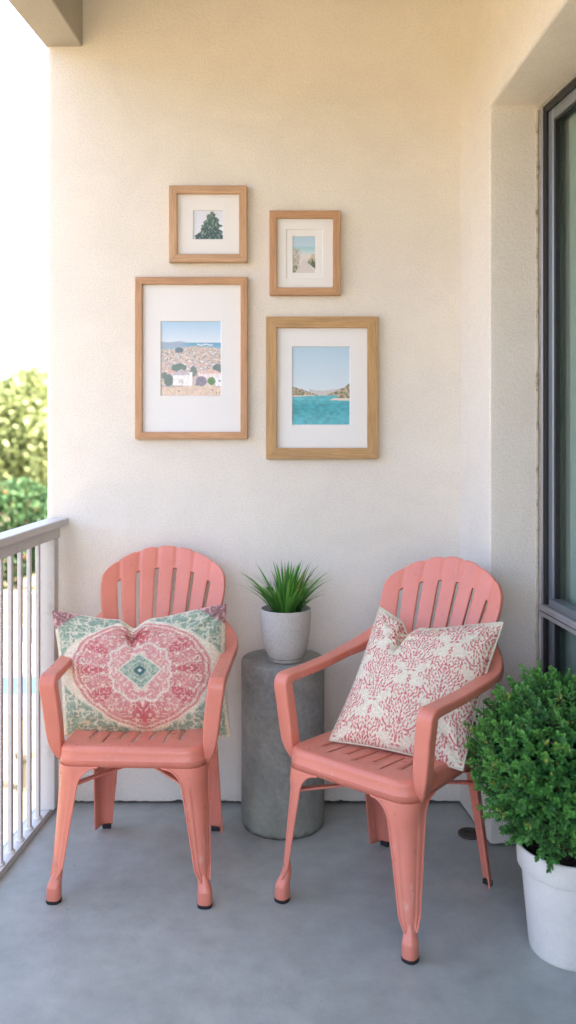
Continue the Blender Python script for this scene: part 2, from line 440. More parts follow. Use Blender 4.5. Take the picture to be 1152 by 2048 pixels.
# room behind the glass door
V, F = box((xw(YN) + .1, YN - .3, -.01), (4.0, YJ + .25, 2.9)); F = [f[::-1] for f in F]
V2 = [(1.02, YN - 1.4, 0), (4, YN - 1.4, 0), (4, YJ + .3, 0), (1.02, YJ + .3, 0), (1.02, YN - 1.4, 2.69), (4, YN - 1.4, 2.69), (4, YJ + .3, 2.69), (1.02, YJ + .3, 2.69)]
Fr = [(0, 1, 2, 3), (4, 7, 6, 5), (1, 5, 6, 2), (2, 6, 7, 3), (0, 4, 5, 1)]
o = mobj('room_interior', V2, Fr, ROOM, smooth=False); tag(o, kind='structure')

# sliding glass door: local frame with x along the wall (towards the camera), y into the room
door = empty('sliding_door', (XW, YJ, 0), label='grey aluminium sliding glass door with a mid rail, in the wall recess', cat='door')
ang = math.atan2(-1, .095)                # direction towards the camera
door.rotation_euler = (0, 0, ang)         # local +x runs to the camera; local +y points into the room (to the right)
DL = (YJ - YN) * math.sqrt(1 + .095**2)
def dbox(name, x0, x1, y0, y1, z0, z1, mat, par=door, bv=.0015):
    V, F = box((x0, y0, z0), (x1, y1, z1)); return mobj(name, V, F, mat, par, smooth=False, mods=[bevel(bv, 2)] if bv else None)
def dframe(name, x0, x1, z0, z1, w, y0, y1, mat, par=door, bv=.0015):
    vf = join(box((x0, y0, z0), (x0 + w, y1, z1)), box((x1 - w, y0, z0), (x1, y1, z1)), box((x0 + w, y0, z1 - w), (x1 - w, y1, z1)), box((x0 + w, y0, z0), (x1 - w, y1, z0 + w)))
    return mobj(name, *vf, mat, par, smooth=False, mods=[bevel(bv, 1)])
dframe('frame', .004, DL, .004, ZJ - .004, .010, -.004, .008, ALU_L)
dframe('gasket', .016, DL - .016, .016, ZJ - .016, .024, .000, .018, GASK, bv=.001)
sash = dframe('sash', .036, DL - .04, .05, ZJ - .036, .042, .010, .032, ALU, bv=.003)
dframe('gasket', .078, DL - .082, .092, ZJ - .078, .008, .016, .034, GASK, sash, .001)
ZM = EYE - (1208 - CY) / FPX * YJ
mr = dbox('mid_rail', .030, DL - .036, -.018, .052, ZM - .034, ZM + .006, ALU_L, bv=.004)
dbox('groove', .031, DL - .037, -.0192, -.017, ZM - .017, ZM - .0145, GASK, mr, 0)
dbox('glazing_bead', .078, DL - .082, -.004, .04, ZM + .0065, ZM + .034, ALU, mr, .003)
dbox('glass_pane', .080, DL - .084, .0345, .0385, ZM + .03, ZJ - .078, GLASS, bv=0)
dbox('glass_pane', .080, DL - .084, .0345, .0385, .092, ZM - .034, GLASS, bv=0)
# ragged bead of old sealant between plaster and frame
pts = []
for i in range(90):
    z = .02 + (ZJ - .04) * i / 89; pts.append((.002 + .0015 * noise.noise(Vector((0, 0, z * 9))), -.016 - .003 * noise.noise(Vector((4, 0, z * 14))), z))
mobj('sealant', *tube(pts, [.0055 + .003 * noise.noise(Vector((9, 2, p[2] * 21))) for p in pts], 8), CAULK, door)
# curtain
def curtain():
    V = []; F = []; nx = 300; L = DL - .05
    for j, z in enumerate((.06, .8, 1.6, ZJ - .02)):
        for i in range(nx + 1):
            x = L * i / nx
            V.append((x, .016 * math.sin(x * 55 + 1.2 * math.sin(x * 9)) + .008 * math.sin(x * 23 + z * .4), z))
    for j in range(3):
        for i in range(nx): F.append((j*(nx+1)+i, j*(nx+1)+i+1, (j+1)*(nx+1)+i+1, (j+1)*(nx+1)+i))
    o = mobj('curtain', V, F, CURT, sharp=0)
    o.matrix_world = Matrix.Translation((XW + .17, YJ - .02, 0)) @ Matrix.Rotation(ang, 4, 'Z')
    o.location = (XW + .075, YJ - .02, 0); o.rotation_euler = (0, 0, ang)
    tag(o, 'pale grey pleated curtain hanging inside behind the door glass', 'curtain')
curtain()

# drain cover
dr = empty('floor_drain', (.662, 3.235, 0), label='small round dark drain cover in the floor near the wall corner', cat='drain')
V, F = lathe([(.043, .0005), (.043, .006), (.040, .009), (.034, .009), (.032, .006), (.0, .006)][:5] + [(.001, .006)], 40); mobj('ring', V, F, IRON, dr)
vf = [tube([(.026 * math.cos(a), .026 * math.sin(a), .007) for a in np.linspace(0, 2*PI, 24, endpoint=False)], .0025, 6, True), tube([(.014 * math.cos(a), .014 * math.sin(a), .007) for a in np.linspace(0, 2*PI, 20, endpoint=False)], .0025, 6, True)]
vf += [tube([(.008 * math.cos(a), .008 * math.sin(a), .0075), (.03 * math.cos(a), .03 * math.sin(a), .0075)], .002, 6) for a in np.linspace(0, 2*PI, 6, endpoint=False)]
mobj('grille', *join(*vf), IRON, dr)

# ------------------------------------------------------------------ railing
rl = empty('balcony_railing', (0, 0, 0), label='light grey metal railing with thin upright bars on the open left side', cat='railing')
SL = .078
def xl(x0, y): return lx(x0, SL, y)
def along(name, x0, x1, z0, z1, y0, y1, bv=.003, par=rl):
    pl = [(xl(x0, y0), y0), (xl(x1, y0), y0), (xl(x1, y1), y1), (xl(x0, y1), y1)]
    return mobj(name, *prism(pl, z0, z1), RAIL, par, smooth=False, mods=[bevel(bv, 2)] if bv else None)
along('handrail', -.932, -.858, 1.098, 1.128, YBK, YB - .012, .005)
along('top_channel', -.921, -.886, 1.052, 1.0975, YBK, YB - .03)
along('bottom_channel', -.957, -.902, .0005, .018, YBK, YB - .004, .003)
along('bottom_channel_lip', -.9015, -.898, .0005, .024, YBK, YB - .004, .001)
V, F = box((xl(-.952, 3.44), 3.40, .019), (xl(-.952, 3.44) + .064, 3.458, 1.0515)); post = mobj('post', V, F, RAIL, rl, smooth=False, mods=[bevel(.003)])
V, F = box((xl(-.957, 3.44), 3.395, .0185), (xl(-.957, 3.44) + .0685, 3.463, .026)); mobj('post_foot', V, F, RAIL, post, smooth=False, mods=[bevel(.002)])
Vb, Fb = join(box((-.0075, -.011, .018), (.0075, .011, 1.0515)))
mb = None; ms = None; y = 3.325
k = 0
while y > YBK + .1:
    if abs(y - 1.55) < .04:
        V, F = box((xl(-.935, y) - .02, y - .024, .019), (xl(-.935, y) + .024, y + .024, 1.0515)); mobj('post', V, F, RAIL, rl, smooth=False, mods=[bevel(.003)])
    else:
        if mb is None:
            b0 = mobj('baluster', Vb, Fb, RAIL, rl, smooth=False, mods=[bevel(.003, 3)]); mb = b0.data
            s0 = mobj('shoe', *lathe([(.015, .018), (.0155, .021), (.013, .027), (.009, .030)], 20), RAIL, b0); ms = s0.data
            b0.location = (xl(-.922, y), y, 0)
        else:
            b = b0.copy(); COL.objects.link(b); b.parent = rl; b.location = (xl(-.922, y), y, 0)
            s = s0.copy(); COL.objects.link(s); s.parent = b
    y -= .0875; k += 1

# ------------------------------------------------------------------ pictures
def grid_print(name, w, h, nx, ny, fn, parent, y):
    xs = np.linspace(0, 1, nx); zs = np.linspace(0, 1, ny); U, Vv = np.meshgrid(xs, zs)   # Vv: 0 bottom
    C = np.clip(fn(U, 1 - Vv), 0, 1)                                # image coords, v down
    c = np.where(C <= .04045, C / 12.92, ((C + .055) / 1.055) ** 2.4).reshape(-1, 3)
    V = [((u - .5) * w, y, (v - .5) * h) for v in zs for u in xs]
    F = [(j*nx+i, j*nx+i+1, (j+1)*nx+i+1, (j+1)*nx+i) for j in range(ny-1) for i in range(nx-1)]
    return mobj(name, V, F, PRINT, parent, smooth=False, col=c)
def c255(*a): return np.array(a) / 255.
def img_tree(u, v):
    c = mixc(c255(212,216,228), c255(222,228,238), v)
    n = fbm(u * 9, v * 9, 3); n2 = fbm(u * 26, v * 18, 8)
    cx = .62; hw = .06 + .46 * v ** .8
    lay = .5 + .5 * np.sin(v * 30 + u * 5)
    d = hw * (.30 + 1.05 * n + .22 * lay) - np.abs(u - cx)
    m = sm(d + (n2 - .5) * .10, -.005, .02) * sm(v, .02, .05)
    g = mixc(c255(46,78,74), c255(110,134,112), sm(n2 + .25 * (1 - v) - .08, .35, .75)); g = mixc(g, c255(40,66,76), .5 * v)
    c = mixc(c, g, m * (.9 - .4 * (n2 > .68)))
    return c
def img_path(u, v):
    c = mixc(c255(172,200,218), c255(186,208,222), v * 3)
    c = mixc(c, c255(160,200,208), sm(v, .27, .28)); c = mixc(c, c255(196,214,218), sm(v, .33, .46))
    c = mixc(c, c255(214,210,208), sm(v, .46, .52)); n = fbm(u * 22, v * 26, 2); n2 = fbm(u * 40, v * 50, 6)
    lft = (v > .34) & (u < .30 - .10 * (v - .7) + (n - .5) * .25); dune = mixc(c255(205,198,192), c255(128,128,110), sm(n2, .45, .65))
    c = mixc(c, dune, lft * .85)
    rgt = sm(u - (.62 - (v - .68) * 1.0) + (n - .5) * .25, 0, .03) * (v > .48) * (v < .70 + (u - .6) * .5)
    gg = mixc(c255(206,190,170), c255(66,92,70), sm(v + (n2 - .5) * .5, .58, .74))
    c = mixc(c, gg, rgt)
    pth = (v > .62) & (np.abs(u - .52) < .02 + (v - .60) * 1.0) & (rgt < .5)
    c = mixc(c, mixc(c255(214,208,206), c255(196,190,190), n2), pth * .8)
    low = (u < .22) & (v > .80) & (u < .3 - (v - .8)); c = mixc(c, c255(96,116,84), low * (n2 > .42))
    return c
def img_town(u, v):
    c = mixc(c255(166,202,228), c255(212,224,236), v / .27)
    sea = (v > .285 - .0 * u); c = mixc(c, mixc(c255(92,150,186), c255(140,190,208), (v - .28) / .09), sm(v, .282, .29))
    hill = (v > .265 + .03 * u + .01 * np.sin(u * 14)) & (v < .35) & (u < .5); c = mixc(c, c255(160,176,194), hill * (1 - sm(u, .3, .5)) * .9)
    bo = (np.abs(v - .312 - .006 * np.sin(u * 40)) < .008) & (u > .6) & (u < .86); c = mixc(c, c255(232,232,232), bo * .9)
    town = v > .345 + .025 * np.sin(u * 5 + 1) + .03 * u * (u > .6)
    n = fbm(u * 7, v * 10, 4)
    base = mixc(c255(200,184,176), c255(178,172,156), n); c = mixc(c, base, town)
    rs = random.Random(3); hs = []
    for k in range(520):
        vv = .36 + .5 * rs.random() ** 1.25; s = .018 + .10 * (vv - .33) ** 1.1
        hs.append((vv, rs.random() * 1.1 - .05, s * (1 + rs.random()), s * .45 * (.8 + rs.random() * .6), rs.random(), rs.random()))
    hs.sort()
    for vv, uu, w, h, t, t2 in hs:
        m = (np.abs(u - uu) < w * .5) & (v < vv) & (v > vv - h) & town
        col = c255(236,228,226) * (.9 + .1 * t) if t2 < .55 else (c255(216,186,172) if t2 < .8 else c255(190,198,210))
        c = mixc(c, col, m * .92)
        rf = (np.abs(u - uu) < w * .56 - (vv - h - v) * 1.4) & (v < vv - h) & (v > vv - h * 1.45) & town
        c = mixc(c, c255(212,176,160) if t < .5 else c255(186,176,178), rf * .9)
        if t2 > .3:
            tr = ((u - uu - w * .6) / (w * .38)) ** 2 + ((v - vv + h * .3) / (h * .5)) ** 2 < 1; c = mixc(c, c255(104,130,116), tr * (t > .45) * town * .85)
    n2 = fbm(u * 60, v * 70, 9)
    for (a, b, ra, rb, cc) in ((.30,.385,.07,.035,(92,116,128)), (.30,.62,.12,.055,(98,124,118)), (.95,.63,.09,.06,(92,118,120)), (.54,.67,.055,.07,(104,126,122)), (.13,.79,.075,.08,(96,120,112)), (.06,.73,.05,.05,(110,130,124))):
        m = ((u-a)/ra)**2 + ((v-b)/rb)**2 < .8 + .5 * n2; c = mixc(c, c255(*cc), m * .9)
    def poly(u0, u1, v0, v1): return (u > u0) & (u < u1) & (v > v0) & (v < v1)
    c = mixc(c, c255(240,238,240), poly(.20, .50, .72, .86)); c = mixc(c, c255(196,186,192), (v < .72) & (v > .64 + np.abs(u - .34) * .42) )
    c = mixc(c, c255(212,208,200), poly(.29, .38, .78, .83)); c = mixc(c, c255(240,240,244), poly(.47, .52, .68, .87))
    c = mixc(c, c255(236,226,226), poly(.62, 1.0, .69, .80)); c = mixc(c, c255(222,190,178), (v < .70) & (v > .63 + np.abs(u - .83) * .35) & (u > .62))
    c = mixc(c, c255(232,230,236), poly(.90, 1.0, .72, .87)); c = mixc(c, c255(128,150,168), poly(.955, .99, .785, .81))
    c = mixc(c, c255(138,134,148), ((u-.67)/.09)**2 + ((v-.80)/.065)**2 < 1); c = mixc(c, c255(106,146,96), ((u-.84)/.07)**2 + ((v-.80)/.055)**2 < .9 + .5 * (n2-.5))
    sand = v > .875 + .012 * np.sin(u * 9) - .03 * ((u > .72) & (u < .9)); c = mixc(c, mixc(c255(226,204,184), c255(212,190,172), n2), sand)
    for a, b in ((.30,.94),(.86,.925),(.95,.955)):
        c = mixc(c, c255(150,136,116), (((u-a)/.035)**2 + ((v-b)/.014)**2 < 1) * (n2 > .5))
    c = c * (1 + (v > .35) * (.24 * fbm(u * 48, v * 56, 13, 3) - .12))[..., None]
    return mixc(c, c255(225,222,222), .08)
def img_bay(u, v):
    c = mixc(c255(174,202,220), c255(206,220,228), v / .55)
    n = fbm(u * 26, v * 30, 2); n2 = fbm(u * 55, v * 60, 5)
    far = (v > .555 - .012 * np.sin(u * 9) - .01 * n) & (u > .3) & (u < .85); c = mixc(c, mixc(c255(176,186,194), c255(214,198,188), n2), far)
    lft = v > .515 + .10 * (u / .42) ** 1.2 + (n - .5) * .02 ; lft &= (u < .50); hillc = mixc(c255(112,118,92), c255(198,176,150), sm(n2, .42, .66)); c = mixc(c, hillc, lft)
    rgt = (v > .615 - .125 * ((u - .60) / .4) - .03 * np.maximum(0, u - .9) * 8 + (n - .5) * .025) & (u > .60); c = mixc(c, hillc, rgt)
    c = mixc(c, c255(228,212,200), ((v > .60) & (u < .4) & (np.abs(v - .625 - .02 * (.4 - u)) < .008)))
    water = v > .632 - .012 * u + .02 * (u < .3) * (.3 - u) * 2; land2 = (u > .66) & (v < .665 + .03 * (u - .66) + .0) & (v > .6)
    w = mixc(c255(104,184,192), c255(72,160,172), (v - .63) / .12); w = mixc(w, c255(96,174,186), (v - .8) / .2)
    rip = fbm(u * 16, v * 90 * (1.4 - .6 * v), 7, 3); w = w * (.84 + .32 * rip)[..., None]
    c = mixc(c, w, water & ~(land2 & (u > .78 - (v - .62) * .0)))
    sp = (v > .655) & (v < .69) & (u > .68 + (.69 - v) * 3.2 - .06) & (np.abs(v - (.672 + .02 * (u - .7))) < .012 + .012 * (u - .66)); c = mixc(c, c255(226,208,198), sp)
    return c
def mitred(w, h, b, d, mat, parent, rev):
    # four mitred bars with a slight bevel, UVs along the grain
    V = []; F = []; UV = []
    cs = [(-w/2, -h/2), (w/2, -h/2), (w/2, h/2), (-w/2, h/2)]; ci = [(-w/2+b, -h/2+b), (w/2-b, -h/2+b), (w/2-b, h/2-b), (-w/2+b, h/2-b)]
    e = .0018
    for k in range(4):
        a, bb = Vector(cs[k]), Vector(cs[(k+1) % 4]); ia, ib = Vector(ci[k]), Vector(ci[(k+1) % 4]); L = (bb - a).length
        t = (bb - a).normalized(); nrm = (ia - a); nrm = (nrm - t * nrm.dot(t)).normalized()
        prof = [(0, 0), (0, -d + e), (e, -d), (b - e, -d), (b, -d + e), (b, -.004)]        # (inwards, y)
        s = len(V); off = 10 * k + rnd.random() * 5; gap = .00035
        for (q, y) in prof:
            for end in (0, 1):
                p = (a + t * (q + gap)) if end == 0 else (bb - t * (q + gap))
                p = p + nrm * q; V.append((p.x, y, p.y)); al = (p - a).dot(t); UV.append((al + off, q + abs(y) * .7 + off * .37))
        for i in range(len(prof) - 1): F.append((s+2*i, s+2*i+1, s+2*i+3, s+2*i+2)[::-1])
        for end in (0, 1):
            f = tuple(s + 2*i + end for i in range(len(prof))); F.append(f if end else f[::-1])
    return mobj('frame_moulding', V, F, mat, parent, smooth=False, uv=UV)
def picture(x0, y0, x1, y1, b, img, window, mat, label, fn, res, double=None):
    """pixel box of the outer frame, moulding width in pixels, pixel box of the print"""
    k = YB / FPX; d = .029
    cxp = (x0 + x1) / 2; czp = (y0 + y1) / 2
    kk = (YB - d) / FPX
    w = (x1 - x0) * kk; h = (y1 - y0) * kk; b = b * kk
    r = empty('framed_picture', ((cxp - CX) * kk, YB - .002, EYE - (czp - CY) * kk), label=label, cat='picture', group='framed pictures on the wall')
    mitred(w, h, b, d, mat, r, 0)
    V, F = box((-w/2 + .003, -.003, -h/2 + .003), (w/2 - .003, .0005, h/2 - .003)); mobj('backing_board', V, F, MATB, r, smooth=False)
    wx0, wy0, wx1, wy1 = window; ax0 = (wx0 - cxp) * kk; ax1 = (wx1 - cxp) * kk; az0 = -(wy1 - czp) * kk; az1 = -(wy0 - czp) * kk
    def mat_sheet(y, th, ax0, ax1, az0, az1, ins, name):
        e = .0022; o = [(-w/2 + b * .8 + ins, -h/2 + b * .8 + ins), (w/2 - b * .8 - ins, -h/2 + b * .8 + ins), (w/2 - b * .8 - ins, h/2 - b * .8 - ins), (-w/2 + b * .8 + ins, h/2 - b * .8 - ins)]
        i1 = [(ax0 - e, az0 - e), (ax1 + e, az0 - e), (ax1 + e, az1 + e), (ax0 - e, az1 + e)]; i2 = [(ax0, az0), (ax1, az0), (ax1, az1), (ax0, az1)]
        V = [(x, y, z) for x, z in o] + [(x, y, z) for x, z in i1] + [(x, y + th, z) for x, z in i2]
        F = [(a, (a+1) % 4, 4 + (a+1) % 4, 4 + a) for a in range(4)] + [(4+a, 4 + (a+1) % 4, 8 + (a+1) % 4, 8 + a) for a in range(4)]
        mobj(name, V, F, MATB, r, smooth=False)
    if double:
        q = double; mat_sheet(-.0135, .0035, (q[0]-cxp)*kk, (q[2]-cxp)*kk, -(q[3]-czp)*kk, -(q[1]-czp)*kk, 0, 'mat_board'); mat_sheet(-.0098, .0035, ax0, ax1, az0, az1, .0, 'inner_mat_board')
    else: mat_sheet(-.0115, .005, ax0, ax1, az0, az1, 0, 'mat_board')
    pr = grid_print('print', (ax1 - ax0) + .002, (az1 - az0) + .002, res[0], res[1], fn, r, 0)
    pr.location = ((ax0 + ax1) / 2, -.0058, (az0 + az1) / 2)
picture(338, 371, 494, 524, 16, None, (386, 419, 445, 476), OAK_L, 'small square oak frame around a print of a dark green tree', img_tree, (118, 114))
picture(539, 421, 681, 590, 15, None, (586, 471, 631, 543), OAK_R, 'small upright oak frame around a print of a path to the beach', img_path, (90, 144), double=(573, 458, 645, 556))
picture(270, 554, 495, 878, 14, None, (321, 642, 441, 791), OAK_R, 'largest frame, thin oak, around a print of a white seaside town', img_town, (200, 250))
picture(532, 633, 757, 918, 22, None, (585, 693, 700, 849), OAK_G, 'wide golden oak frame around a print of a turquoise bay', img_bay, (200, 270))

# ------------------------------------------------------------------ chairs
ZT = .482; HW = .236; YF = -.238; YR = .225; ZS = .441; ZA = .421
def taper(x, y): return x * (1 - .11 * np.clip((y - YF) / (YR - YF), 0, 1.2))
def seat_mesh():
    ins = .018; hw = HW - ins; y0 = YF + ins; y1 = YR - ins; rc = .045
    slots = []
    us = {-hw, hw}; vs = {y0, y1}
    xsl = [-.150 + .05 * i for i in range(7)]
    for i, x in enumerate(xsl):
        us |= {x - .003, x + .003}
        a = -.185 + (.0 if i % 2 else .035); slots.append((x, a, a + .13)); slots.append((x, a + .16, a + .27)); vs |= {a, a + .13, a + .16, a + .27}
    for k in range(25): us.add(-hw + 2*hw*k/24); vs.add(y0 + (y1 - y0)*k/24)
    def clean(s, keep):
        s = sorted(s); out = []
        for v in s:
            if out and abs(v - out[-1]) < .0045 and not any(abs(v - q) < 1e-9 for q in keep): continue
            if out and abs(v - out[-1]) < .0045 and any(abs(v - q) < 1e-9 for q in keep) and not any(abs(out[-1] - q) < 1e-9 for q in keep): out.pop()
            out.append(v)
        return out
    ku = [-hw, hw] + [x + s for x in xsl for s in (-.003, .003)]; kv = [y0, y1] + [q for s in slots for q in s[1:]]
    us = clean(us, ku); vs = clean(vs, kv)
    def mp(x, y):
        dx = abs(x) - (hw - rc); 
        cy = None
        if dx > 0:
            if y < y0 + rc: b = (y0 + rc - y) / rc; s = -1; cy = y0 + rc
            elif y > y1 - rc: b = (y - (y1 - rc)) / rc; s = 1; cy = y1 - rc
            if cy is not None:
                a = dx / rc; A = a * math.sqrt(1 - b*b/2); B = b * math.sqrt(1 - a*a/2)
                return math.copysign(hw - rc + A*rc, x), cy + s*B*rc
        return x, y
    V = []; nx, ny = len(us), len(vs)
    for y in vs:
        for x in us:
            X, Y = mp(x, y); dish = .009 * max(0, 1 - (X/.2)**2) * max(0, 1 - ((Y - .01)/.2)**2)
            V.append([X, Y, ZT - dish])
    F = []
    for j in range(ny - 1):
        for i in range(nx - 1):
            mx = (us[i] + us[i+1]) / 2; my = (vs[j] + vs[j+1]) / 2
            if any(abs(mx - s[0]) < .003 and s[1] < my < s[2] for s in slots): continue
            F.append((j*nx+i, j*nx+i+1, (j+1)*nx+i+1, (j+1)*nx+i))
    loop = [i for i in range(nx)] + [j*nx + nx-1 for j in range(1, ny)] + [(ny-1)*nx + i for i in range(nx-2, -1, -1)] + [j*nx for j in range(ny-2, 0, -1)]
    prev = loop
    def nrm(p):
        x, y = p[0], p[1]; ccx = math.copysign(hw - rc, x)
        if abs(x) > hw - rc + 1e-6 and (y < y0 + rc - 1e-6 or y > y1 - rc + 1e-6):
            ccy = y0 + rc if y < 0 else y1 - rc; v = Vector((x - ccx, y - ccy)); return v.normalized()
        if abs(abs(x) - hw) < 1e-6: return Vector((math.copysign(1, x), 0))
        return Vector((0, -1 if y < 0 else 1))
    N = [nrm(V[i]) for i in loop]; base = [V[i][:] for i in loop]
    prof = [(.018*math.sin(t), ZT - .018*(1-math.cos(t))) for t in np.linspace(PI/12, PI/2, 6)] + [(.0182, ZS + .003), (.0205, ZS), (.0200, ZS - .002), (.0195, ZA)]
    for (o, z) in prof:
        cur = []
        for b, n in zip(base, N): V.append([b[0] + n.x*o, b[1] + n.y*o, z]); cur.append(len(V) - 1)
        m = len(loop)
        for k in range(m): F.append((prev[k], cur[k], cur[(k+1) % m], prev[(k+1) % m])[::-1] if False else (prev[(k+1) % m], prev[k], cur[k], cur[(k+1) % m]))
        prev = cur
    for v in V: v[0] = float(taper(v[0], v[1]))
    return V, F
def leg_mesh(sx, front):
    """folded sheet leg wrapped round the corner of the seat"""
    off = .0195 - .018; hw = HW + off; yc = (YF - off) if front else (YR + off); sy = -1 if front else 1
    wt, wb = (.070, .031) if front else (.070, .044)
    zb = .074 if front else .012
    spl = Vector((.012, -.012)) if front else Vector((.022, .045))
    rows = []; NZ = 46; NS = 26; edges = [[], []]
    for r in range(NZ + 1):
        q = r / NZ; z = ZA - (ZA - zb) * (q ** 1.25)
        t = (ZA - z) / .055; lin_ = (ZA - z) / (ZA - zb); w = wt + (wb - wt) * min(1, lin_ * 1.02) ** .9
        w -= (.0145 if front else 0) * (1 - min(1, max(0, (z - .074)/.042)))**1.3
        if t < 1: w += .055 * (1 - math.sqrt(max(0, 1 - (1 - t)**2)))
        R = .060 - .034 * lin_; La = R * PI / 2
        row = []
        for c in range(NS + 1):
            s = (c / NS * 2 - 1) * w; a = abs(s)
            # local corner frame: +x outwards to the side, +y outwards to front; s>0 goes along side
            if a < La / 2: th = PI/4 + s / R; p = Vector((-R + R*math.sin(th), -R + R*math.cos(th))); n = Vector((math.sin(th), math.cos(th)))
            elif s > 0: p = Vector((0, -R - (a - La/2))); n = Vector((1, 0))
            else: p = Vector((-R - (a - La/2), 0)); n = Vector((0, 1))
            rel = a / w
            flute = sm(np.array(ZA - z), .035, .075) * (1 - sm(np.array(rel), .52, .70)) * (.0045 if front else .003)
            p = p - n * float(flute) + n * (.0025 * float(sm(np.array(rel), .80, .95)) * min(1, t))
            X = sx * (hw + p.x + spl.x * lin_); Y = yc + sy * (p.y) + (spl.y * lin_)
            row.append((float(taper(X, np.clip(Y, YF, YR + .03))), Y, z))
        rows.append(row); edges[0].append(row[0]); edges[1].append(row[-1])
    V = [p for r in rows for p in r]; n = NS + 1
    F = [(j*n+i, j*n+i+1, (j+1)*n+i+1, (j+1)*n+i) for j in range(NZ) for i in range(NS)]
    if (sx > 0) == front: F = [f[::-1] for f in F]
    T = join(tube(edges[0], .0032, 6), tube(edges[1], .0032, 6))
    return (V, F), T, rows[-1][NS // 2], rows
def ring_loft(rings):
    V = []; F = []; n = len(rings[0])
    for r in rings: V += r
    for j in range(len(rings) - 1):
        for i in range(n): F.append((j*n+i, j*n+(i+1) % n, (j+1)*n+(i+1) % n, (j+1)*n+i))
    F.append(tuple(range(n))[::-1]); F.append(tuple((len(rings)-1)*n+i for i in range(n)))
    return V, F
def sq_ring(c, r, z, e=3.0, n=28, rx=1, tilt=(0, 0)):
    out = []
    for k in range(n):
        a = 2*PI*k/n; ca, sa = math.cos(a), math.sin(a); m = (abs(ca)**e + abs(sa)**e) ** (-1/e)
        x = r*m*ca; y = r*m*sa; out.append((c[0] + x, c[1] + y, z + tilt[0]*x + tilt[1]*y))
    return out
def back_mesh():
    sl = 7; bu = [-1 + 2*i/sl for i in range(sl + 1)]; us = []; kind = []
    hwid = .021
    for i in range(sl):
        a, b = bu[i], bu[i+1]; a2 = a + (hwid*1.6 if i > 0 else 0); b2 = b - (hwid*1.6 if i < sl - 1 else 0)
        for k in range(7): us.append((a2 + (b2 - a2)*k/6, i, k/6))
        if i < sl - 1: us.append((b, -1, 0))
    z0 = .452
    def top(u): return 1.016 - .090*abs(u)**2.25
    def wid(z, tp):
        return float(np.interp(z, [.45, .58, .70, .80, .90, .955, 1.03], [.190, .186, .198, .222, .241, .248, .250]))
    rows = [('A', k/5) for k in range(6)] + [('B', (k+1)/22) for k in range(22)] + [('C', (k+1)/9) for k in range(9)]
    V = []; n = len(us)
    for (g, t) in rows:
        for (u, si, f) in us:
            tp = top(u); st = tp - .073 - (.012 if abs(u) > .8 else 0)
            if g == 'A': z = z0 + (.58 - z0)*t
            elif g == 'B': z = .58 + (st - .58)*t
            else:
                extra = 0
                if si >= 0: extra = .0035 * (1 - (2*f - 1)**6) + .004*((si*37 % 5)/5 - .4)*(1 - (2*f-1)**6) + .004*(si == 3)
                z = st + (tp + extra - st)*t
            uu = u
            # shoulder rounding
            x = uu * wid(z, tp)
            if abs(u) > .7 and g == 'C': x -= math.copysign(.012 * ((abs(u) - .7)/.3)**2 * t**2, u)
            y = .195 + (z - .47)*.395 - .050*u*u - .012 * math.sin((z - .47) / .55 * PI)
            if g == 'C' and si == -1: y += .003
            if si >= 0: y -= .0012*(1 - (2*f-1)**4)
            V.append((x, y, z))
    F = []
    for j in range(len(rows) - 1):
        for i in range(n - 1):
            slot = rows[j+1][0] == 'B' and (us[i][1] == -1 or us[i+1][1] == -1)
            if slot: continue
            F.append((j*n+i, j*n+i+1, (j+1)*n+i+1, (j+1)*n+i))
    return V, F
def arm_mesh(s):
    P = [(.231,-.165,.426,.007,.018), (.240,-.180,.452,.014,.021), (.247,-.191,.49,.0215,.0215), (.252,-.196,.54,.0250,.0205), (.260,-.200,.61,.0258,.0200), (.267,-.202,.655,.0262,.0195), (.2685,-.201,.670,.0262,.0185), (.2695,-.193,.6790,.0262,.0165), (.270,-.180,.6825,.0262,.0150), (.270,-.150,.684,.0260,.0142),
         (.271,-.06,.687,.0250,.0135), (.272,.04,.694,.0245,.0135), (.273,.115,.703,.026,.014), (.268,.172,.711,.028,.0155), (.256,.212,.724,.027,.017), (.240,.244,.745,.022,.017), (.226,.262,.772,.015,.016), (.214,.276,.80,.006,.012)]
    Q = catmull(P, 6); V = []; n = 32; m = len(Q)
    for i in range(m):
        p = Vector(Q[i][:3]); t = Vector(Q[min(i+1, m-1)][:3]) - Vector(Q[max(i-1, 0)][:3]); t.normalize()
        A = Vector((1, 0, 0)); A = (A - t*A.dot(t)).normalized(); B = t.cross(A)
        wa, wb = Q[i][3], Q[i][4]
        rc = min(.0065, wa*.9, wb*.9)
        for qd in range(4):
            for h in range(8):
                an = PI/2*(qd + h/7); qx = (1, -1, -1, 1)[qd]; qy = (1, 1, -1, -1)[qd]
                q = p + A*(qx*(wa - rc) + rc*math.cos(an)) + B*(qy*(wb - rc) + rc*math.sin(an)); V.append((s*q.x, q.y, q.z))
    F = [(i*n+k, i*n+(k+1) % n, (i+1)*n+(k+1) % n, (i+1)*n+k) for i in range(m-1) for k in range(n)]
    F.append(tuple(range(n))[::-1]); F.append(tuple((m-1)*n+k for k in range(n)))
    if s > 0: F = [f[::-1] for f in F]
    return V, F
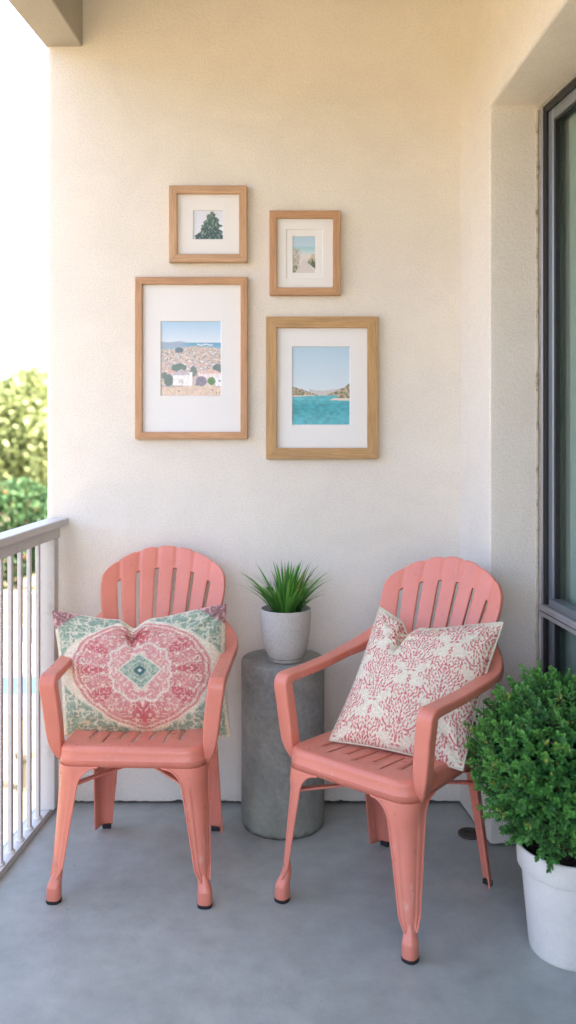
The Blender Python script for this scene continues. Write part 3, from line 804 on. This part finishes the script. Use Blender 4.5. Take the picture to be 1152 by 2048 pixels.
def bar(a, b, w, t, arch=0, n=10):
    """flat strap from a to b, width w, thickness t"""
    a, b = Vector(a), Vector(b); d = (b - a); L = d.length; d.normalize(); s = Vector((0, 0, 1)).cross(d).normalized(); u = d.cross(s)
    V = []; F = []
    for i in range(n + 1):
        f = i/n; p = a + (b - a)*f + u*arch*math.sin(PI*f); ww = w*(1 + .5*abs(2*f-1)**6)
        for (q, r) in ((-1, -1), (1, -1), (1, 1), (-1, 1)): V.append(p + s*ww/2*q + u*t/2*r)
    for i in range(n):
        for k in range(4): F.append((i*4+k, i*4+(k+1) % 4, (i+1)*4+(k+1) % 4, (i+1)*4+k))
    F.append((3, 2, 1, 0)); F.append(tuple(n*4+k for k in range(4)))
    return V, F
def make_chair(loc, rz, label):
    c = empty('chair', loc, rz, label=label, cat='chair', group='coral chairs on the balcony')
    mobj('seat', *seat_mesh(), CORAL, c, sharp=50, mods=[solid(.003, -1)])
    mobj('backrest', *back_mesh(), CORAL, c, sharp=40, mods=[solid(.013, 1), bevel(.0022, 2, 50)])
    for s in (-1, 1): mobj('armrest', *arm_mesh(s), CORAL, c, sharp=60)
    tops = {}
    for front in (True, False):
        for s in (-1, 1):
            (V, F), T, mid, rows = leg_mesh(s, front)
            lg = mobj('leg', V, F, CORAL, c, sharp=60, mods=[solid(.0025, -1)])
            mobj('rolled_edge', *T, CORAL, lg)
            yc = mid[1]
            sy = -1 if front else 1
            if front:
                cxy = (mid[0] - s*.012, mid[1] - sy*.012)
                q_ = lambda k, r_, z, e=2.6: sq_ring((mid[0] - s*.010 + s*k, mid[1] - sy*.010 + sy*k*1.3), r_, z, e)
                rings = [q_(-.001, .004, .128), q_(-.001, .0100, .114), q_(-.001, .0125, .098), q_(.0005, .0150, .084), q_(.0035, .0175, .072), q_(.0065, .0196, .060), q_(.008, .0212, .0525), q_(.0085, .0221, .049), q_(.0085, .0222, .046), q_(.009, .0228, .012), q_(.009, .0218, .0095)]
                ft = mobj('foot', *ring_loft(rings[::-1]), CORAL, lg, sharp=60)
                cc = (mid[0] - s*.001, mid[1] + sy*.0017)
                mobj('rubber_pad', *ring_loft([sq_ring(cc, .0225, .0, 2.5), sq_ring(cc, .0234, .003, 2.5), sq_ring(cc, .0234, .0098, 2.5), sq_ring(cc, .022, .0105, 2.5)]), RUBBER, lg, sharp=60)
            else:
                e0, e1 = rows[-1][0], rows[-1][-1]
                vf = []
                for e in (e0, e1):
                    m_ = ((e[0] + mid[0])/2 - s*.001, (e[1] + mid[1])/2 - sy*.001)
                    ddx, ddy = abs(e[0]-mid[0])/2 + .003, abs(e[1]-mid[1])/2 + .003
                    vf.append(box((m_[0]-ddx*.75, m_[1]-ddy*.75, 0), (m_[0]+ddx*.75, m_[1]+ddy*.75, .016)))
                mobj('rubber_pad', *join(vf[0]), RUBBER, lg, smooth=False, mods=[bevel(.002)])
            zi = min(range(len(rows)), key=lambda i: abs(rows[i][0][2] - (.345)))
            m2 = rows[zi][len(rows[0])//2]; tops[(s, front)] = (m2[0] - s*.010, m2[1] - sy*.010, .345)
    mobj('cross_brace', *join(bar(tops[(-1, True)], tops[(1, False)], .020, .007, .012), ), CORAL, c, smooth=False, mods=[bevel(.002)])
    a = Vector(tops[(1, True)]); b = Vector(tops[(-1, False)]); a.z -= .009; b.z -= .009
    mobj('cross_brace', *bar(a, b, .020, .007, .012), CORAL, c, smooth=False, mods=[bevel(.002)])
    return c
chairL = make_chair((-.482, 3.01, 0), rad(-3.0), 'coral plastic chair facing forward beside the railing, under the medallion pillow')
chairR = make_chair((.320, 2.815, 0), rad(-41), 'coral plastic chair turned to the left, between concrete table and round bush')

# ------------------------------------------------------------------ pillows
def noise_lace(U, V, f, s):
    a = fbm(U*f, V*f, s, 3); b = vn(U*f*2.3, V*f*2.3, s+5)
    return np.abs(a - .5)*2.2 + .5*(b - .5)
def pat_medallion(u, v):
    A = np.abs(u); B = np.abs(v)
    cream = c255(236,226,204); red = c255(206,118,120); pink = c255(226,168,164); green = c255(172,190,166); dk = c255(128,154,138)
    jit = (fbm(u*9, v*8, 2) - .5)*.05
    lace = sm(np.abs(vn(A*30 + .8*vn(A*11, B*9, 5), B*22, 1) - .5) + .18*(vn(A*60, B*46, 3) - .5), .05, .13)
    lace2 = sm(np.abs(vn(A*24 + 2 + 1.3*vn(A*13, B*10, 2), B*19 + 1.3*vn(A*10, B*13, 6), 8) - .5) + .2*(vn(A*70, B*54, 9) - .5), .06, .15)
    c = np.broadcast_to(cream, u.shape + (3,)).copy(); c = c*(.95 + .08*vn(u*90, v*70, 4))[..., None]
    # green corner fields
    gc = sm((A*.95)**1.3 + B**1.3 + jit*1.5 - .96, .02, .10) * (1 - sm(A, .93, .97)) * (1 - sm(B, .95, .99))
    c = mixc(c, mixc(green, dk, vn(A*30, B*22, 6)), gc*(.18 + .78*lace2))
    # pink tips
    tip = sm(A + B, 1.62, 1.70) * (v > 0); c = mixc(c, mixc(pink, c255(150,104,110), lace), tip*.85)
    # big ogee medallion
    R = (A/.82)**1.5 + (B/.92)**1.9 + jit + .012*np.cos(14*np.arctan2(B, A))
    med = 1 - sm(R, .98, 1.01); c = mixc(c, cream*.98, med)
    c = mixc(c, red, med*(.04 + .80*lace)*(.75 + .25*vn(A*12, B*10, 4))); c = mixc(c, pink, med*sm(fbm(A*6, B*5, 12), .5, .62)*.3)
    ring = lambda r0, w: np.exp(-((R - r0)/w)**2)
    c = mixc(c, red, ring(1.0, .02)*.6); c = mixc(c, cream, ring(.93, .02)*.8); c = mixc(c, red, ring(.86, .02)*.6)
    # petals inside
    pe = np.cos(8*np.arctan2(B*1.2, A)) + .5*(vn(A*14, B*11, 7) - .5); c = mixc(c, c255(200,96,104), med*(R > .40)*(R < .80)*sm(pe, .1, .8)*(.15 + .5*lace))
    c = mixc(c, cream, med*(R > .42)*(R < .8)*sm(np.abs(np.abs(pe) - .12), .10, .02)*.45)
    # inner lobed ring
    Q = ((A/.35)**2.6 + (B/.50)**2.6)**(1/2.6) + .045*np.cos(12*np.arctan2(B, A))
    c = mixc(c, mixc(cream, pink, .25 + .8*lace), (1 - sm(Q, .96, 1.0))*.6)
    c = mixc(c, c255(232,224,206), np.exp(-((Q - 1.0)/.045)**2)*.95)
    D = A/.245 + B/.33
    c = mixc(c, c255(226,218,198), (1 - sm(D, 1.05, 1.12))); c = mixc(c, mixc(green, dk, lace), (1 - sm(D, .96, 1.0))*(.5 + .4*lace2))
    c = mixc(c, c255(214,212,196), np.exp(-((D - .62)/.05)**2)*.6)
    c = mixc(c, c255(66,104,104), (1 - sm(D, .30, .36))*.8); c = mixc(c, c255(210,214,206), 1 - sm(D, .09, .13))
    # top half a little purpler around the crease, yellowed foot
    c = mixc(c, c*c255(255,238,214), sm(-v, .45, 1.0)*.6)
    st = vn(u*150, v*115, 15); c = c*(.86 + .24*st)[..., None]
    return c
def leaf_tile(n=220):
    T = np.zeros((n, n)); y, x = np.mgrid[0:n, 0:n]; X = x/(n-1)*2 - 1; Y = 1 - y/(n-1)*2
    rs = random.Random(12)
    def leaf(cx_, cy_, a, L, w):
        dx = X - cx_; dy = Y - cy_; p = dx*math.cos(a) + dy*math.sin(a); q = -dx*math.sin(a) + dy*math.cos(a)
        e = np.clip(1 - (p/L)**2, 0, 1); T[:] = np.maximum(T, (np.abs(q) < w*e)*(e > 0)*1.0)
    pts = []
    def inside(px, py):          # ogee envelope with a few bays cut into it
        w = .66*math.sin(PI*min(1, max(0, (py + .98)/1.96))**.80)**.9
        bay = .15*math.cos(py*12) + .05*math.cos(py*29 + 1)
        return abs(px) < w + bay - .03
    tries = 0
    while len(pts) < 190 and tries < 30000:
        tries += 1; px = rs.random(); py = rs.uniform(-.98, .98)
        if not inside(px, py) or (px < .03 + .05*(py < .3) and rs.random() < .8): continue
        if any((px - a)**2 + (py - b)**2 < .0070 for a, b in pts): continue
        pts.append((px, py)); a = math.atan2(py + 1.0, px) + rs.uniform(-.9, .9); L = rs.uniform(.052, .080)
        for sgn in (1, -1): leaf(sgn*px, py, a if sgn > 0 else PI - a, L, L*.36)
    for q in np.linspace(-.9, .6, 40): leaf(.01*math.sin(q*9), q, PI/2, .03, .012)
    return T
TILE = leaf_tile()
def pat_damask(u, v):
    cream = c255(240,230,208); red = c255(206,98,100); 
    U = u + .03*np.sin(v*3); V = v
    n = TILE.shape[0]
    def samp(X, Y):
        xi = np.clip(((X + 1)/2*(n-1)).astype(int), 0, n-1); yi = np.clip(((1 - Y)/2*(n-1)).astype(int), 0, n-1); m = (np.abs(X) <= 1) & (np.abs(Y) <= 1)
        return TILE[yi, xi]*m
    sx, sy = .47, .50
    acc = np.zeros_like(u)
    for i in range(-3, 4):
        for j in range(-3, 4):
            ox = i*.50 + .0; oy = j*1.06 + (.53 if i % 2 else 0) - .46
            acc = np.maximum(acc, samp((U - ox)/sx*1.0, (V - oy)/sy))
    c = np.broadcast_to(cream, u.shape + (3,)).copy()*(.95 + .09*vn(u*60, v*60, 4))[..., None]
    br = vn(u*34, v*34, 2); br2 = vn(u*80, v*80, 3)
    c = mixc(c, mixc(red, c255(224,142,142), br), acc*(.62 + .38*(br2 > .35)))
    c = c*(.90 + .15*vn(u*130, v*130, 9))[..., None]
    return c
def make_pillow(name, label, corners, thick, fn, chop, nx, ny, piping=None, sag=.05, chop_depth=.1):
    """corners TL, TR, BR, BL in the world; chop = u of the dent in the top edge"""
    TL, TR, BR, BL = [np.array(c) for c in corners]
    ex = (TR + BR - TL - BL); ex /= np.linalg.norm(ex); ez = (TL + TR - BL - BR); ez -= ex*ez.dot(ex); ez /= np.linalg.norm(ez); nr = np.cross(ex, ez)   # towards camera?
    if nr[1] > 0: nr = -nr
    cen = (TL + TR + BR + BL)/4
    u = np.linspace(-1, 1, nx); v = np.linspace(-1, 1, ny)
    # denser near the border
    u = np.sin(u*PI/2*.92)/math.sin(PI/2*.92); v = np.sin(v*PI/2*.92)/math.sin(PI/2*.92)
    U, Vv = np.meshgrid(u, v)
    s = (U + 1)/2; t = (Vv + 1)/2
    def surf(side):
        # edges bow in between the corners
        ue = U*(1 - sag*(1 - Vv**2)**1.2); ve = Vv*(1 - sag*(1 - U**2)**1.2)
        ss = ((ue + 1)/2)[..., None]; tt = ((ve + 1)/2)[..., None]
        P = (BL*(1-ss) + BR*ss)*(1-tt) + (TL*(1-ss) + TR*ss)*tt
        prof = (np.clip(1 - U**2, 0, 1)**.50)*(np.clip(1 - Vv**2, 0, 1)**.50)
        bx = np.clip(1 - np.abs(U)**2.4, 0, 1)**.62*np.clip(1 - np.abs(Vv)**2.4, 0, 1)**.62
        th = thick*(.35*prof + .65*bx)
        # dent from above: a V that reaches down, softened into a crease
        dx = (U - chop); w = .10 + .0*Vv
        dist = np.where(dx < 0, -dx/(1 + chop), dx/(1 - chop))          # 0 at dent, 1 at corner
        drop = chop_depth*((1 - dist)**1.25)*sm(Vv, -.6, 1.0)**1.35
        drop += chop_depth*.30*np.exp(-(dx/.085)**2)*sm(Vv, .25, 1.0)
        bulge = .10*chop_depth*np.exp(-((np.abs(dx) - .19)/.10)**2)*sm(Vv, .2, 1)
        P = P - ez*(drop - bulge)[..., None]
        crease = np.exp(-(dx/.055)**2)*sm(Vv, .35, .98)
        th = th*(1 - .48*crease)
        wr = 0
        if side > 0:
            # soft folds running from the dent and the corners
            ang_ = np.arctan2(Vv - .75, U - chop); rr = np.hypot(Vv - .8, U - chop)
            wr = .006*np.sin(ang_*9)*np.exp(-(rr/.35)**2)
            wr = wr + .010*(fbm(U*2.2, Vv*2.2, 3, 3) - .5) + .0035*(fbm(U*8, Vv*8, 5, 3) - .5)
            for cu in (-1, 1):
                for cv in (-1, 1):
                    r2 = np.hypot(U - cu, Vv - cv); a2 = np.arctan2(Vv - cv, U - cu); wr = wr + .004*np.sin(a2*13 + cu)*np.exp(-((r2 - .3)/.22)**2)
            wr = wr*np.clip(bx*2.2, 0, 1)
        return P + nr*(side*th + (wr if side > 0 else 0))[..., None]
    Fp = surf(1); Bp = surf(-.8)
    N = nx*ny; V = np.vstack([Fp.reshape(-1, 3), Bp.reshape(-1, 3)]) - cen
    idx = np.arange(N).reshape(ny, nx)
    f1 = np.stack([idx[:-1, :-1], idx[:-1, 1:], idx[1:, 1:], idx[1:, :-1]], -1).reshape(-1, 4)
    f2 = f1[:, ::-1] + N
    F = np.vstack([f1, f2])
    # seam: weld border vertices by mapping the back border to the front one
    border = np.zeros((ny, nx), bool); border[0] = border[-1] = True; border[:, 0] = border[:, -1] = True
    bi = idx[border]; mp = np.arange(2*N); mp[bi + N] = bi; F = mp[F]
    C = np.clip(fn(U, Vv), 0, 1); C = np.where(C <= .04045, C/12.92, ((C + .055)/1.055)**2.4).reshape(-1, 3); C = np.vstack([C, C])
    UV = np.stack([U.ravel(), Vv.ravel()], -1); UV = np.vstack([UV, UV])
    root = empty(name, tuple(cen), label=label, cat='pillow')
    me = bpy.data.meshes.new('cover'); me.from_pydata(V.tolist(), [], F.tolist()); me.update()
    o = fin('cover', me, FABRIC, root, True, 0, None, C, UV)
    if piping:
        B = np.vstack([Fp[0, :], Fp[1:, -1], Fp[-1, ::-1][1:], Fp[::-1, 0][1:-1]]) - cen
        B = B[::2]
        mobj('piping', *tube([tuple(b) for b in B], piping, 8, True), PIPING, root)
    return root
make_pillow('pillow', 'wide pillow with a red and green medallion on the chair by the railing',
            [W(104, 1222, 3.12), W(453, 1207, 3.12), W(462, 1474, 2.98), W(128, 1472, 2.95)], .095, pat_medallion, -.05, 340, 250, None, .035, .050)
make_pillow('pillow', 'square cream pillow with red leafy sprays and cream piping, on the angled chair',
            [W(760, 1216, 3.04), W(1006, 1246, 2.81), W(925, 1540, 2.64), W(660, 1480, 2.83)], .085, pat_damask, -.42, 300, 300, .0042, .05, .058)

# ------------------------------------------------------------------ concrete stool and the little grass pot
TX, TY = -.019, 3.338
def stool():
    V, F = lathe([(.148, .0005), (.152, .006), (.1545, .015), (.1555, .1), (.1555, .5), (.1555, .606), (.1535, .6135), (.149, .617), (.1, .6185), (.001, .6185)], 96)
    V = [Vector(v) for v in V]
    for i, v in enumerate(V):
        r = math.hypot(v.x, v.y)
        if r > .05:
            q = noise.noise(Vector((v.x*12, v.y*12, v.z*9)))*.0012
            if v.z < .02: q += noise.noise(Vector((v.x*40, v.y*40, 0)))*.003
            if .6 < v.z < .618: q += noise.noise(Vector((v.x*60, v.y*60, 3)))*.0015
            v.x += v.x/r*q; v.y += v.y/r*q
    o = mobj('concrete_side_table', V, F, CONC, sharp=40); o.location = (TX, TY, 0)
    tag(o, 'grey cast concrete drum table between the two chairs, against the wall', 'side table')
stool()
gp = empty('potted_grass', (-.008, 3.300, .619), label='small speckled grey pot of spiky green grass on the concrete table', cat='potted plant')
prof = [(.055, .014), (.064, .0145), (.0655, .018), (.076, .038), (.085, .075), (.0905, .115), (.093, .155), (.0932, .188), (.0922, .1915), (.0895, .192), (.0882, .189), (.087, .165), (.08, .150), (.001, .150)]
mobj('pot', *lathe(prof, 80), POT_S, gp, sharp=50)
mobj('foot_ring', *lathe([(.060, .0), (.0645, .0015), (.0655, .006), (.0645, .0125), (.060, .0138)], 72), POT_R, gp, sharp=50)
mobj('soil', *lathe([(.0868, .150), (.0866, .168), (.05, .172), (.001, .174)], 48), SOIL, gp)
def grass():
    V = []; F = []; C = []
    r = random.Random(21)
    for k in range(170):
        a = r.random()*2*PI; q = r.random(); out = q**.8
        L = .10 + .115*r.random() + (.02 if q > .6 else 0)
        base = Vector((math.cos(a)*.045*out, math.sin(a)*.035*out, .168)); tilt = .08 + 1.35*out*(.5 + .5*r.random()); w = .0028 + .0036*r.random()
        if k < 12: w *= 1.5; tilt *= .5
        if k < 205 and r.random() < .12: tilt += .35; L *= 1.05
        d = Vector((math.cos(a), math.sin(a), 0)); s = Vector((-math.sin(a), math.cos(a), 0)); s = (s + Vector((r.uniform(-.6, .6), r.uniform(-.6, .6), 0))).normalized()
        n = 7; st = len(V); p = base.copy(); th = tilt*.45; g = r.random()
        c0 = Vector(lin(58, 112, 46)) if g < .5 else Vector(lin(92, 150, 62)); c1 = c0*1.35 + Vector((.02, .03, .005))
        if r.random() < .1: c1 = Vector(lin(150, 150, 80))
        for i in range(n + 1):
            f = i/n; ww = w*(1 - f**2.2)*(.7 + .6*min(1, f*3)) + .0002
            V += [p - s*ww, p + d*ww*.5*math.cos(th), p + s*ww]; cc = c0.lerp(c1, f); C += [cc*.85, cc, cc]
            th2 = th + tilt*.75*f; p = p + (d*math.sin(th2) + Vector((0, 0, 1))*math.cos(th2))*L/n
        for i in range(n):
            for j in (0, 1): F.append((st + 3*i + j, st + 3*i + j + 1, st + 3*i + j + 4, st + 3*i + j + 3))
    mobj('grass_blades', V, F, BLADE, gp, col=[tuple(c) for c in C], sharp=0)
grass()

# ------------------------------------------------------------------ big pot with the round bush
BX, BY = .806, 2.53
bp = empty('potted_bush', (BX, BY, 0), label='large white tapered pot holding a round dense green bush, at the lower right', cat='potted plant')
prof = [(.100, .0), (.112, .001), (.1155, .006), (.1175, .014), (.1375, .225), (.1385, .236), (.1475, .2375), (.1495, .241), (.1535, .296), (.1535, .300), (.1515, .3025), (.1475, .3025), (.1455, .299), (.143, .262), (.13, .255), (.001, .255)]
mobj('pot', *lathe(prof, 96), POT_L, bp, sharp=32)
mobj('soil', *lathe([(.1425, .255), (.1425, .272), (.09, .279), (.001, .282)], 48), SOIL, bp)
def bush():
    r = random.Random(4); V = []; F = []; C = []; SV = []; SF = []
    cen = Vector((0, 0, .53)); R = Vector((.247, .247, .198))
    gold = PI*(3 - math.sqrt(5))
    def leaf(p, d, up, L, w, c):
        s = d.cross(up)
        if s.length < 1e-4: s = d.cross(Vector((1, 0, 0)))
        s.normalize(); n = s.cross(d).normalized(); st = len(V)
        V.extend([p, p + d*L*.35 - s*w + n*w*.35, p + d*L*.42, p + d*L*.35 + s*w + n*w*.35, p + d*L*.78 - s*w*.72 + n*w*.2, p + d*L*.78 + s*w*.72 + n*w*.2, p + d*L - n*w*.3])
        F.extend([(st, st+1, st+2), (st, st+2, st+3), (st+1, st+4, st+2), (st+2, st+5, st+3), (st+4, st+6, st+2), (st+2, st+6, st+5)]); C.extend([c]*7)
    def sprig(p, d, L, nl, tone, size):
        tw = r.random()*6; curve = Vector((r.uniform(-.3, .3), r.uniform(-.3, .3), r.uniform(0, .4))); q = p.copy(); prev = q.copy()
        for i in range(nl):
            f = i/nl; dd = (d + curve*f).normalized(); q = q + dd*L/nl
            a = tw + i*1.7; s1 = dd.orthogonal().normalized(); s2 = dd.cross(s1); o = s1*math.cos(a) + s2*math.sin(a)
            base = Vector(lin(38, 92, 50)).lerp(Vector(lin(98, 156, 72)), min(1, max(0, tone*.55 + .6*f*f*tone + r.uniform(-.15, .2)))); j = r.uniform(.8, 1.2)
            base = base*1.12
            if r.random() < .018: base = Vector(lin(170, 176, 84))
            c = tuple(base*j)
            ld = (dd*(.45 + .5*f) + o*(.95 - .35*f)).normalized()
            for oo in (1, -1):
                ld = (dd*(.5 + .5*f) + o*oo*(.95 - .4*f) + Vector((r.uniform(-.2, .2),)*1 + (r.uniform(-.2, .2), r.uniform(-.2, .2)))).normalized()
                leaf(q, ld, dd, size*(.75 + .5*r.random())*(1 - .25*f), size*.25, c)
        leaf(q, d, d.orthogonal(), size*.8, size*.2, c)
        t = tube([p, (p + q)/2 + curve*.002, q], [.0013, .001, .0006], 4); n = len(SV); SV.extend(t[0]); SF.extend([tuple(i + n for i in f) for f in t[1]])
    def lump(d): return 1 + .15*noise.noise(d*2.6 + Vector((3, 1, 7))) + .14*noise.noise(d*6.0)
    N = 1700
    def place(pt):
        # the bush is pressed against the door on its right side
        X = pt.x + BX; Y = pt.y + BY; lim = XW + .095*(YJ - Y) - .045
        if X > lim - .06: X = lim - .06 + .06*(1 - math.exp(-(X - lim + .06)/.06))
        return Vector((X - BX, Y - BY, pt.z))
    for k in range(N):
        z = 1 - 2*(k + .5)/N; rr = math.sqrt(1 - z*z); d = Vector((rr*math.cos(k*gold), rr*math.sin(k*gold), z))
        lm = lump(d); shell = 1 - .26*r.random()**1.3
        e = Vector((d.x*R.x, d.y*R.y, d.z*R.z))*lm*shell
        if e.z < -.17 and math.hypot(e.x, e.y) < .12: continue
        p = place(cen + e); nd = (d + Vector((r.uniform(-.5, .5), r.uniform(-.5, .5), r.uniform(-.2, .55)))).normalized()
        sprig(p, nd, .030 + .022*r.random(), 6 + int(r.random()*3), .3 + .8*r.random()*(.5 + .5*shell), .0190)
    for k in range(700):
        d = Vector((r.gauss(0, 1), r.gauss(0, 1), r.gauss(0, 1))).normalized(); e = Vector((d.x*R.x, d.y*R.y, d.z*R.z))*(.55 + .3*r.random())
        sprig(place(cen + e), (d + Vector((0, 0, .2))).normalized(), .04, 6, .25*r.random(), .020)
    # long shoots that stick out, and drooping ones over the rim
    for k in range(170):
        a = r.random()*2*PI; z = r.uniform(-.75, .98); rr = math.sqrt(1 - z*z); d = Vector((rr*math.cos(a), rr*math.sin(a), z))
        e = Vector((d.x*R.x, d.y*R.y, d.z*R.z))*lump(d)*.98
        sprig(place(cen + e), (d + Vector((0, 0, .35))).normalized(), .066, 9, 1.0, .020)
    for k in range(34):
        a = r.random()*2*PI; p = Vector((math.cos(a)*.135, math.sin(a)*.135, .325 + .03*r.random()))
        sprig(place(p), Vector((math.cos(a)*.8, math.sin(a)*.8, -.45 + .5*r.random())).normalized(), .055, 8, .65, .020)
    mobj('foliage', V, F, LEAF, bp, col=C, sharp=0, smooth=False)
    for k in range(26):
        a = r.random()*2*PI; q = .24*r.random()**.6; e = Vector((math.cos(a)*q, math.sin(a)*q, .42 + .2*r.random()))
        t = tube([(e.x*.25, e.y*.25, .27), (e.x*.5, e.y*.5, .36), place(e)], [.006, .005, .002], 6); n = len(SV); SV.extend(t[0]); SF.extend([tuple(i + n for i in f) for f in t[1]])
    mobj('stems', SV, SF, BARK, bp)
bush()

# ------------------------------------------------------------------ the garden below
GZ = -2.6
def mat_ground():
    m = M('sandy_ground', (.42, .33, .23), .95); n = m.noise(.35, 5, .6); f = m.noise(9, 4, .6)
    c = m.mix(m.ramp(n, [(.35, 0), (.65, 1)]), (.20, .158, .092), (.16, .13, .08)); m.color(m.mix(1.0, c, m.ramp(f, [(.3, .85), (.7, 1.1)]), 'MULTIPLY')); return m.m
V, F = quadgrid((-300, -300, GZ), (300, -300, GZ), (300, 500, GZ), (-300, 500, GZ), 8, 8)
tag(mobj('ground', V, F, mat_ground(), smooth=False), kind='structure')
def slab(name, x0, x1, y0, y1, z0, z1, mat, **k):
    V, F = box((x0, y0, z0), (x1, y1, z1)); o = mobj(name, V, F, mat, smooth=False); tag(o, **k); return o
PAVE = M('pale_paving', (.62, .60, .57), .8); b_ = PAVE.n('ShaderNodeTexBrick'); b_.inputs['Scale'].default_value = 1.6
for i, c in ((1, (.30, .30, .30, 1)), (2, (.27, .27, .27, 1)), (3, (.4, .38, .35, 1))): b_.inputs[i].default_value = c
b_.inputs['Mortar Size'].default_value = .01; PAVE.l(PAVE.co('Object'), b_.inputs['Vector']); PAVE.color(b_.outputs[0]); PAVE = PAVE.m
slab('paved_terrace', -15, 6, 12.4, 17.9, GZ + .004, GZ + .06, PAVE, kind='structure')
WATER = M('pool_water', (.045, .085, .17), .4).m
TILEM = M('pool_shallow_tiles', (.13, .14, .18), .5).m
slab('pool_water', -13, 2, 13.25, 14.25, GZ + .061, GZ + .066, WATER, kind='structure')
slab('pool_step', -13, 2, 12.45, 13.15, GZ + .061, GZ + .07, TILEM, kind='structure')
slab('pool_water', -13, 2, 16.5, 17.7, GZ + .061, GZ + .066, M('pale_pool_water', (.11, .14, .19), .4).m, kind='structure')
gw = slab('garden_wall', -18, 8, 19.3, 19.55, GZ + .004, GZ + .45, M('peach_wall', (.30, .22, .17), .9).m); tag(gw, 'low peach garden wall in front of the green hedge beyond the railing', 'wall')
# a pot of a stone bollard light on the sand, dark
bl = mobj('bollard', *lathe([(.10, GZ), (.10, GZ + .02), (.07, GZ + .03), (.07, GZ + .34), (.11, GZ + .36), (.11, GZ + .42), (.02, GZ + .45)], 20), M('dark_bollard', (.08, .07, .05), .6).m)
bl.location = (-2.96, 10.0, 0); tag(bl, 'short dark garden bollard on the sand below the balcony', 'bollard')

def scatter_crown(cen, R, n, size, cols, seed, lumps=9, tip=None):
    r = np.random.RandomState(seed); d = r.normal(size=(n, 3)); d /= np.linalg.norm(d, axis=1)[:, None]
    L = r.normal(size=(lumps, 3)); L /= np.linalg.norm(L, axis=1)[:, None]
    rad_ = .72 + .34*np.max(np.clip(d @ L.T, 0, 1)**6, axis=1); q = (1 - .45*r.rand(n)**1.5)*rad_
    P = np.array(cen) + d*np.array(R)*q[:, None]
    a = r.normal(size=(n, 3)); a /= np.linalg.norm(a, axis=1)[:, None]; b = np.cross(a, r.normal(size=(n, 3))); b /= np.linalg.norm(b, axis=1)[:, None]
    s = size*(.6 + .8*r.rand(n))[:, None]
    V = np.stack([P - a*s, P + b*s*.55, P + a*s, P - b*s*.55], 1).reshape(-1, 3); F = np.arange(4*n).reshape(n, 4)
    t = r.rand(n)[:, None]; c = np.array(cols[0])*(1 - t) + np.array(cols[1])*t; c = c*(.7 + .6*r.rand(n))[:, None]
    if tip is not None:
        k = r.rand(n) < tip[1]; c[k] = tip[0]
    return V.tolist(), F.tolist(), np.repeat(c, 4, axis=0)
def tree(name, label, x, y, h, R, zc, n, size, cols, seed, group, cat='tree', tip=None):
    t = empty(name, (x, y, GZ), label=label, cat=cat, group=group)
    V, F, C = scatter_crown((0, 0, zc), R, n, size, cols, seed, tip=tip); mobj('crown', V, F, FARLEAF, t, smooth=False, col=C)
    vf = [tube([(0, 0, 0), (.06, .03, zc*.5), (0, .1, zc)], [.16*h/6, .12*h/6, .05*h/6], 10)]
    for k in range(5):
        a = k*1.3; vf.append(tube([(.03, .02, zc*.55), (math.cos(a)*R[0]*.4, math.sin(a)*R[1]*.4, zc), (math.cos(a)*R[0]*.7, math.sin(a)*R[1]*.7, zc + R[2]*.4)], [.07*h/6, .05*h/6, .02], 7))
    mobj('trunk', *join(*vf), BARK, t)
yl = ((.15, .20, .07), (.28, .31, .13)); dg = ((.035, .09, .03), (.08, .16, .055)); mg = ((.13, .20, .05), (.22, .26, .08))
for i, (x, y, h, R, zc, cols, lab) in enumerate([
        (-8.05, 27, 6.0, (1.45, 1.8, 2.35), 3.85, yl, 'sunlit yellow green tree, nearest to the stucco wall edge, above the hedge'),
        (-12.2, 28, 6.4, (2.5, 2.2, 2.4), 4.0, yl, 'sunlit pale green tree, leftmost above the hedge'),
        (-5.0, 30, 6.2, (2.4, 2.2, 2.4), 3.9, yl, 'yellow green tree behind the stucco wall'),
        (-16.5, 29, 6.5, (2.8, 2.2, 2.6), 4.0, mg, 'green tree far to the left beyond the railing'),
        (-9.9, 33, 6.2, (2.6, 2.2, 2.3), 3.3, mg, 'darker tree behind the sunlit yellow green ones')]):
    tree('garden_tree', lab, x, y, h, R, zc, 5200, .13, cols, 40 + i, 'trees beyond the hedge')
orange = np.array((.62, .26, .14))
for i in range(9):
    x = -15.2 + i*1.75
    tree('flowering_shrub', 'dense dark green shrub dotted with orange flowers, in the row behind the low peach wall', x, 20.9 + .35*(i % 2), 3, (1.25, .95, 1.62 + .12*math.sin(i*2.1)), 1.72, 5200, .075, dg if i % 3 else ((.05, .12, .045), (.10, .19, .07)), 70 + i, 'flowering shrubs behind the low peach wall', 'shrub', tip=(orange, .022))
